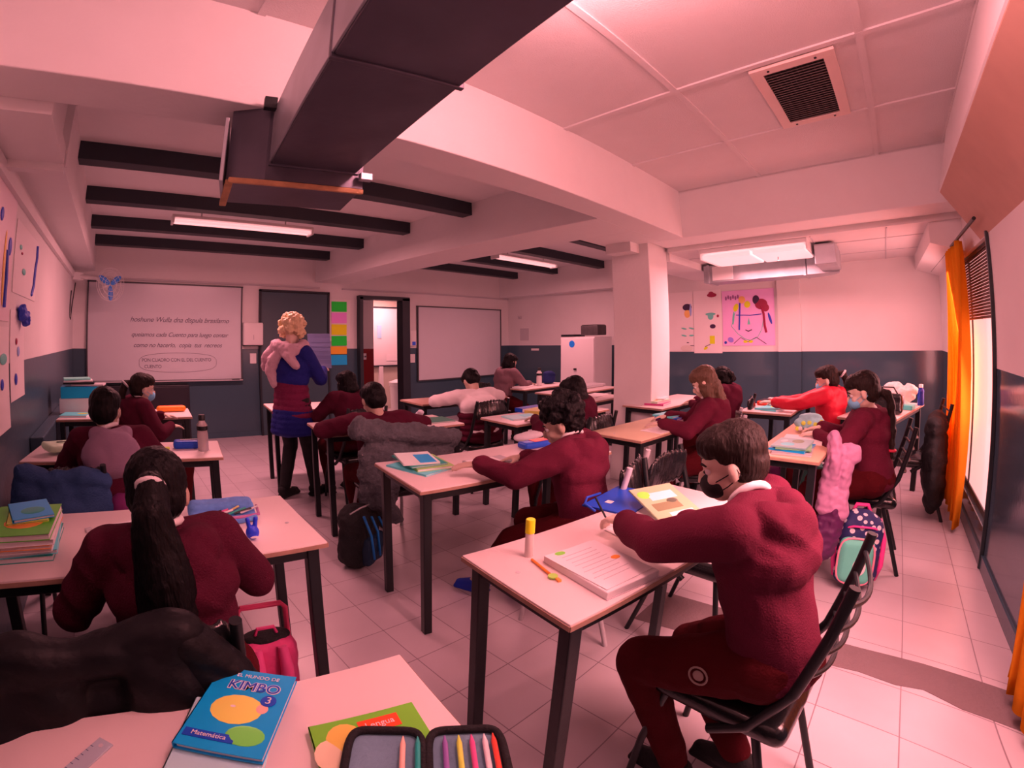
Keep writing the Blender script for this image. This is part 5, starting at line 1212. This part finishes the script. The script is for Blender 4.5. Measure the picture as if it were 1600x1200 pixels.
# beech table
G17 = 'magazines on the beech coloured table'
pile(2.895, .455, [('white notebook lowest in the magazine heap on the beech table', 0, .0, .26, .22, .012, 4, M_greyp, ()), ('blue magazine in the heap on the beech table', .02, .01, .24, .21, .010, -8, cblue, ()), ('olive magazine in the heap on the beech table', .03, -.0, .25, .20, .008, 6, C('cover_olive2', 130, 120, 90), ()),
                   ('grey picture magazine topmost on the beech table', .03, .01, .24, .20, .008, -4, C('mag_grey', 150, 120, 125), (('round_a', -.2, .1, .35, .4, clb), ('round_b', .2, -.1, .4, .35, C('mag_brown2', 120, 90, 70)), ('round_c', .15, .3, .3, .2, M_paper)))], G17)
book('white notebook between the magazines and the flowery pouch', 3.17, .44, .17, .24, .022, 2, M_paper, name='notebook', cat='notebook', group=G17)
t = thing('flowery_pouch', 'grey flowery pouch with yellow flowers on the beech table', 'pouch', (3.52, .45, TZ), R(4)); b = MB(); b.sph((0, 0, .055), (.075, .11, .05)); b.sph((0, 0, .10), (.04, .08, .025)); b.blob('pouch', mat('pouch_cloth', alb(150, 130, 140), .6, bump=.3, var=.35, vscale=30), t, .006, 3, fold(.006, 15))
for i in range(9):
    a = rnd.uniform(0, 2 * PI); b = MB(); zz = rnd.uniform(.02, .09); b.sph((-.072 * math.sqrt(max(.1, 1 - ((zz - .055) / .06) ** 2)), -.08 + i * .02, zz), (.006, .015, .015)); b.build('flower', cyel if i % 2 == 0 else M_paper, t)
# corner table
t = thing('handbag', 'black shiny handbag on the corner table', 'handbag', (4.52, -.05, TZ), R(-12)); b = MB(); b.box((0, 0, .08), (.12, .25, .16), (0, .1, 0), .03, 3); b.blob('bag_body', M_vinyl, t, .007, 3, fold(.006, 14)); b = MB(); b.tube([(0, -.09, .14), (-.01, -.05, .21), (-.01, .04, .21), (0, .08, .15)], .006, 8); b.build('handle', M_vinyl, t, True)
b = MB(); b.sph((0, 0, .10), (.07, .12, .08)); b.sph((0, .06, .16), (.05, .09, .05)); b.sph((0, -.07, .14), (.05, .07, .06)); b.sph((0, .02, .03), (.09, .10, .03)); o = tag(b.blob('plastic_bag', mat('white_bag', (.88, .88, .88), .4, bump=.6, bscale=20), None, .007, 1, fold(.016, 18)), 'crumpled white plastic bag behind the black handbag', 'bag'); o.location = (4.98, -.17, TZ)
bottle('dark blue water bottle on the corner table', 5.10, -.34, .85, mat('blue_bottle', alb(25, 30, 100), .2, var=.05), M_paper)
b = MB(); b.box((4.35, .12, TZ + .006), (.24, .16, .01), (0, 0, -.2), .002); tag(b.build('paper_sheet', M_paper), 'white papers on the corner table left of the handbag', 'sheet')
b = MB(); b.box((4.80, -.22, TZ + .02), (.12, .10, .04), (0, 0, -.3), .008); tag(b.build('tissue_pack', C('tissue_green', 90, 130, 130)), 'small greenish tissue pack beside the white bag', 'tissue pack')

# ------------------------------------------------------------------ coats on the chairs
def quilt(amp, pitch, ax='z'):
    def f_(c):
        v = c.z + .25 * c.x + .03 * noise.noise(Vector((c.x * 5, c.y * 5, c.z * 5)))
        return amp * (abs(math.sin(v * PI / pitch)) - .6) + amp * .8 * noise.noise(Vector((c.x * 12, c.y * 12, c.z * 12)))
    return f_
def coat(label, x, y, rot, parts, m, disp, voxel=.009, sub=(), name='coat', cat='coat'):
    t = thing(name, label, cat, (x, y, 0), rot)
    b = MB()
    for p in parts:
        if p[0] == 's': b.sph(p[1], p[2], p[3] if len(p) > 3 else None, 18, 12)
        else: b.chain(p[1], p[2], 14)
    b.blob('shell', m, t, voxel, 3, disp)
    for (nm, ps, rs, mm) in sub:
        b = MB(); b.chain(ps, rs, 14); b.blob(nm, mm, t, voxel, 3, disp)
    return t
coat('large black puffer coat draped over the chair of the ponytail pupil', -.03, .845, 0,
     [('s', (-.23, 0, .64), (.15, .075, .30), (0, .18, 0)), ('s', (.075, -.02, .66), (.115, .075, .27), (0, -.15, 0)), ('s', (-.06, .0, .58), (.18, .06, .27)), ('s', (-.08, 0, .32), (.26, .07, .26)),
      ('c', [(-.30, -.02, .88), (-.22, -.01, .90), (-.10, .0, .875), (.02, .0, .90), (.10, -.01, .905)], [.045, .05, .045, .05, .045]), ('c', [(-.36, .0, .74), (-.38, .0, .55), (-.36, .0, .36)], [.07, .08, .07])],
     M_puffer, lambda c: .018 * noise.noise(Vector((c.x * 13 + c.z * 3, c.y * 8, c.z * 3.5))) + .007 * (abs(math.sin((c.z + .5 * c.x) * PI / .10)) - .6), .008,
     (('sleeve', [(.10, -.01, .88), (.155, -.03, .78), (.175, -.04, .64), (.15, -.04, .46)], [.055, .062, .06, .05], M_puffer),))
_ct = bpy.data.objects['coat']; b = MB(); b.box((-.10, -.115, .70), (.030, .006, .012), (0, -.7, 0)); b.build('white_tag', M_paper, _ct)
coat('blue denim jacket over the chair behind the book pile', -.28, 2.24, 0,
     [('c', [(-.17, 0, .87), (-.06, 0, .82), (.08, 0, .84), (.18, 0, .82)], [.05, .045, .05, .045]), ('s', (0, -.01, .68), (.21, .05, .20)), ('s', (.14, .0, .70), (.07, .05, .16)), ('s', (-.16, .0, .74), (.08, .05, .18))],
     mat('denim', alb(40, 42, 74), .8, bump=.4, bscale=120, var=.15), fold(.018, 9), .010, name='jacket', cat='jacket')
coat('shaggy grey fur coat hanging over a chair in the middle', 1.72, 2.46, R(-14),
     [('c', [(-.34, .0, .90), (-.12, 0, .86), (.10, 0, .83), (.30, 0, .80)], [.075, .07, .075, .06]), ('s', (-.15, 0, .68), (.20, .07, .20)), ('s', (.12, 0, .66), (.20, .07, .16)), ('s', (-.22, -.02, .50), (.14, .07, .18)), ('c', [(-.28, -.02, .60), (-.22, -.04, .42), (-.12, -.04, .30)], [.08, .07, .05])],
     mat('grey_fur', alb(84, 52, 58), .95, bump=1.0, bscale=70, var=.45, vscale=22), lambda c: .022 * noise.noise(c * 14) + .008 * noise.noise(c * 60), .009, name='fur_coat')
coat('long black coat on the chair beside the orange curtain', 4.50, -.42, R(-8),
     [('s', (0, 0, .72), (.24, .08, .12)), ('s', (0, 0, .45), (.27, .09, .35)), ('s', (.03, -.01, .25), (.20, .08, .23)), ('c', [(-.18, .0, .76), (.18, .0, .76)], [.06, .06])], M_blackcloth, fold(.02, 8), .010)
coat('pink and purple jacket hanging at the corner of the beech table', 2.92, .20, 0,
     [('c', [(.0, .04, .88), (-.01, .02, .78), (.01, .04, .62), (.01, .03, .48)], [.035, .05, .05, .07]), ('s', (.02, -.045, .79), (.045, .06, .06)), ('c', [(.0, -.04, .74), (.02, -.03, .60), (.01, -.03, .47)], [.035, .04, .055])],
     mat('pink_nylon', alb(180, 80, 108), .6, bump=.3, bscale=30, var=.1), fold(.018, 15, (1, 1, .25)), .007,
     (('lower_half', [(.01, .01, .46), (.01, .03, .36), (.01, .06, .26), (.01, .09, .17)], [.07, .085, .10, .05], mat('purple_nylon', alb(82, 16, 50), .55, bump=.3, bscale=30)),), name='jacket', cat='jacket')

# ------------------------------------------------------------------ bags on the floor
t = thing('school_trolley', 'pink school trolley bag standing right of the ponytail pupil', 'trolley bag', (.40, 1.50, 0), R(-8))
mp = mat('pink_bag_cloth', alb(215, 40, 85), .6, bump=.2, var=.12)
b = MB(); b.box((0, .0, .20), (.21, .13, .34), None, .05, 3); b.blob('bag_body', mp, t, .007, 3, fold(.006, 14))
b = MB(); b.sph((0, .01, .365), (.095, .05, .022)); b.blob('top_edge', M_blackcloth, t, .006, 2)
for sx in (-1, 1):
    b = MB(); b.tube([(sx * .045, -.062, .36), (sx * .05, -.085, .28), (sx * .045, -.09, .20), (sx * .05, -.07, .08)], [.018, .024, .024, .016], 10); b.sbuild('shoulder_strap', mat('pink_strap', alb(225, 50, 95), .6), t)
b = MB(); b.tube([(-.09, .05, .30), (-.09, .05, .455), (-.075, .05, .475), (.075, .05, .475), (.09, .05, .455), (.09, .05, .30)], .011, 8); b.sbuild('pull_handle', mat('pink_plastic', alb(225, 45, 80), .4), t)
b = MB(); b.tube([(-.04, -.0, .38), (-.03, -.01, .415), (.03, -.01, .415), (.04, .0, .38)], .007, 8); b.sbuild('grab_handle', mp, t)
for sx in (-1, 1):
    b = MB(); b.cone((sx * .085, .02, .03), (sx * .11, .02, .03), .03, seg=20); b.build('wheel', M_black, t)
t = thing('backpack', 'dark backpack with blue trim on the floor below the fur coat', 'backpack', (1.34, 2.50, 0), R(30))
b = MB(); b.box((0, 0, .20), (.26, .20, .38), (.1, .05, 0), .07, 3); b.sph((-.03, .0, .33), (.13, .11, .11)); b.blob('bag_body', M_blackcloth, t, .009, 3, fold(.012, 12))
b = MB(); b.box((0, -.10, .14), (.20, .07, .20), (.1, 0, 0), .03, 3); b.blob('front_pocket', mat('dark_blue_cloth', alb(12, 22, 40), .7), t, .008, 3, fold(.006, 14))
for k in range(3): b = MB(); b.tube([(-.11 + k * .09, -.11, .40 - .03 * k), (-.09 + k * .08, -.145, .27), (-.07 + k * .07, -.15, .10)], .008, 8); b.build('blue_strap', mat('blue_trim', alb(15, 70, 125), .6), t, True)
b = MB(); b.tube([(-.12, -.02, .40), (-.06, -.06, .43), (.05, -.06, .42)], .005, 6); b.build('zip_line', M_greyp, t, True)
t = thing('backpack', 'navy flowered backpack with pink trim beside the beech table', 'backpack', (3.06, .05, 0), R(-80))
def flower_mat():
    m = bpy.data.materials.new('flowered_cloth'); m.use_nodes = True; nt = m.node_tree; b_ = nt.nodes['Principled BSDF']
    tc = nt.nodes.new('ShaderNodeTexCoord'); v = nt.nodes.new('ShaderNodeTexVoronoi'); v.inputs['Scale'].default_value = 24
    nt.links.new(tc.outputs['Object'], v.inputs['Vector']); r = nt.nodes.new('ShaderNodeValToRGB'); r.color_ramp.interpolation = 'CONSTANT'
    r.color_ramp.elements[0].color = (.80, .62, .68, 1); r.color_ramp.elements[1].position = .34; r.color_ramp.elements[1].color = alb(38, 24, 62) + (1,)
    e_ = r.color_ramp.elements.new(.12); e_.color = (.75, .75, .8, 1)
    nt.links.new(v.outputs['Distance'], r.inputs['Fac']); nt.links.new(r.outputs['Color'], b_.inputs['Base Color']); b_.inputs['Roughness'].default_value = .7
    return m
b = MB(); b.box((0, 0, .22), (.24, .17, .40), None, .06, 3); b.sph((0, 0, .36), (.12, .085, .10)); b.blob('bag_body', flower_mat(), t, .008, 3, fold(.008, 12))
b = MB(); b.box((-.02, -.10, .19), (.19, .07, .27), None, .045, 4); b.blob('front_pocket', mat('mint_cloth', alb(115, 150, 135, .75), .7), t, .006, 2)
b = MB(); b.tube([(-.02 + .097 * math.copysign(abs(math.cos(a)) ** .6, math.cos(a)), -.115, .19 + .135 * math.copysign(abs(math.sin(a)) ** .6, math.sin(a))) for a in [2 * PI * k / 32 for k in range(32)]], .006, 8, True); b.build('pocket_piping', mat('coral_cloth', alb(245, 90, 110), .6), t, True)
b = MB(); b.sph((.0, -.138, .17), (.035, .006, .05)); b.build('white_motif', M_paper, t); b = MB(); b.sph((.0, -.143, .19), (.018, .004, .018)); b.build('dark_motif', M_navy, t)
b = MB(); b.tube([(-.05, .03, .43), (-.03, .03, .475), (.03, .03, .475), (.05, .03, .43)], .012, 8); b.build('grab_handle', mat('hot_pink', alb(240, 40, 100), .6), t, True)
for sx in (-1, 1): b = MB(); b.tube([(sx * .10, .03, .40), (sx * .13, -.02, .30), (sx * .13, -.03, .15), (sx * .11, 0, .05)], .014, 8); b.build('side_strap', mat('hot_pink', (0, 0, 0)), t, True)
b = MB(); b.tube([(-.12, -.03, .34), (-.05, -.09, .385), (.06, -.09, .385), (.12, -.03, .34)], .006, 8); b.build('zip_line', mat('hot_pink', (0, 0, 0)), t, True)
t = thing('basket', 'purple woven basket on the floor behind the beech table', 'basket', (4.68, .84, 0)); b = MB(); b.lathe([(.09, 0)] + [(.105 + .004 * math.sin(k * 1.6), .01 + k * .008) for k in range(24)] + [(.095, .21), (.04, .235)]); b.sbuild('body', mat('purple_weave', alb(112, 18, 62), .7, bump=.5), t)
b = MB(); b.tube([(-.07, 0, .21), (-.05, 0, .27), (.05, 0, .27), (.07, 0, .21)], .006, 8); b.build('handle', mat('purple_weave', (0, 0, 0)), t, True)
t = thing('basket', 'small crimson basket left of the purple woven one', 'basket', (5.02, 1.04, 0)); b = MB(); b.lathe([(.06, 0), (.08, .02), (.085, .14), (.06, .18), (.03, .19)]); b.sbuild('body', mat('crimson_weave', alb(130, 15, 55), .7, bump=.5), t)
t = thing('storage_box', 'greenish box on the floor behind the beech table legs', 'box', (4.80, .58, 0), .2); b = MB(); b.box((0, 0, .12), (.22, .20, .24), None, .02, 3); b.sbuild('box_body', mat('green_box', alb(78, 82, 78), .6), t); b = MB(); b.box((0, 0, .245), (.235, .215, .02), None, .006); b.build('lid', mat('green_box', (0, 0, 0)), t)
b = MB(); b.sph((0, 0, .09), (.11, .08, .09)); o = tag(b.blob('cloth_bag', mat('magenta_cloth', alb(110, 15, 60), .8), None, .01, 2, fold(.015, 12)), 'magenta cloth bag hanging behind the denim jacket chair', 'bag'); o.location = (-.02, 2.30, .55); 

# metal cabinet and boxes on it
t = thing('metal_cabinet', 'white metal cabinet with a blue round sticker left of the pillar', 'cabinet', (6.58, 4.42, 0))
mc = mat('cabinet_paint', (.74, .74, .76), .4, var=.02)
b = MB(); b.box((.01, 0, .735), (.54, .68, 1.43), None, .006); b.build('body', mc, t)
b = MB(); b.box((-.268, 0, .74), (.012, .66, 1.38), None, .004); d = b.build('door', mc, t)
b = MB(); b.box((-.285, .03, .94), (.025, .05, .03), None, .004); b.build('handle', M_black, d)
b = MB(); b.cone((-.277, .10, 1.34), (-.274, .10, 1.34), .055, seg=24); b.build('round_sticker', C('sticker_blue', 40, 90, 190), t)
t = thing('radio', 'black box standing on the white metal cabinet', 'radio', (6.60, 4.28, 1.475)); b = MB(); b.box((0, 0, .08), (.28, .34, .16), None, .015, 3); b.sbuild('case', mat('dark_box', (.06, .055, .06), .5, var=.5, vscale=20), t); b = MB(); b.box((0, 0, .165), (.26, .30, .006)); b.build('top_plate', M_black, t)
b = MB(); b.box((0, 0, .02), (.34, .26, .035), None, .006); o = tag(b.build('flat_player', M_black), 'flat black player beside the box on the cabinet', 'player'); o.location = (6.48, 4.62, 1.455)

bpy.data.scenes.remove(_TS)
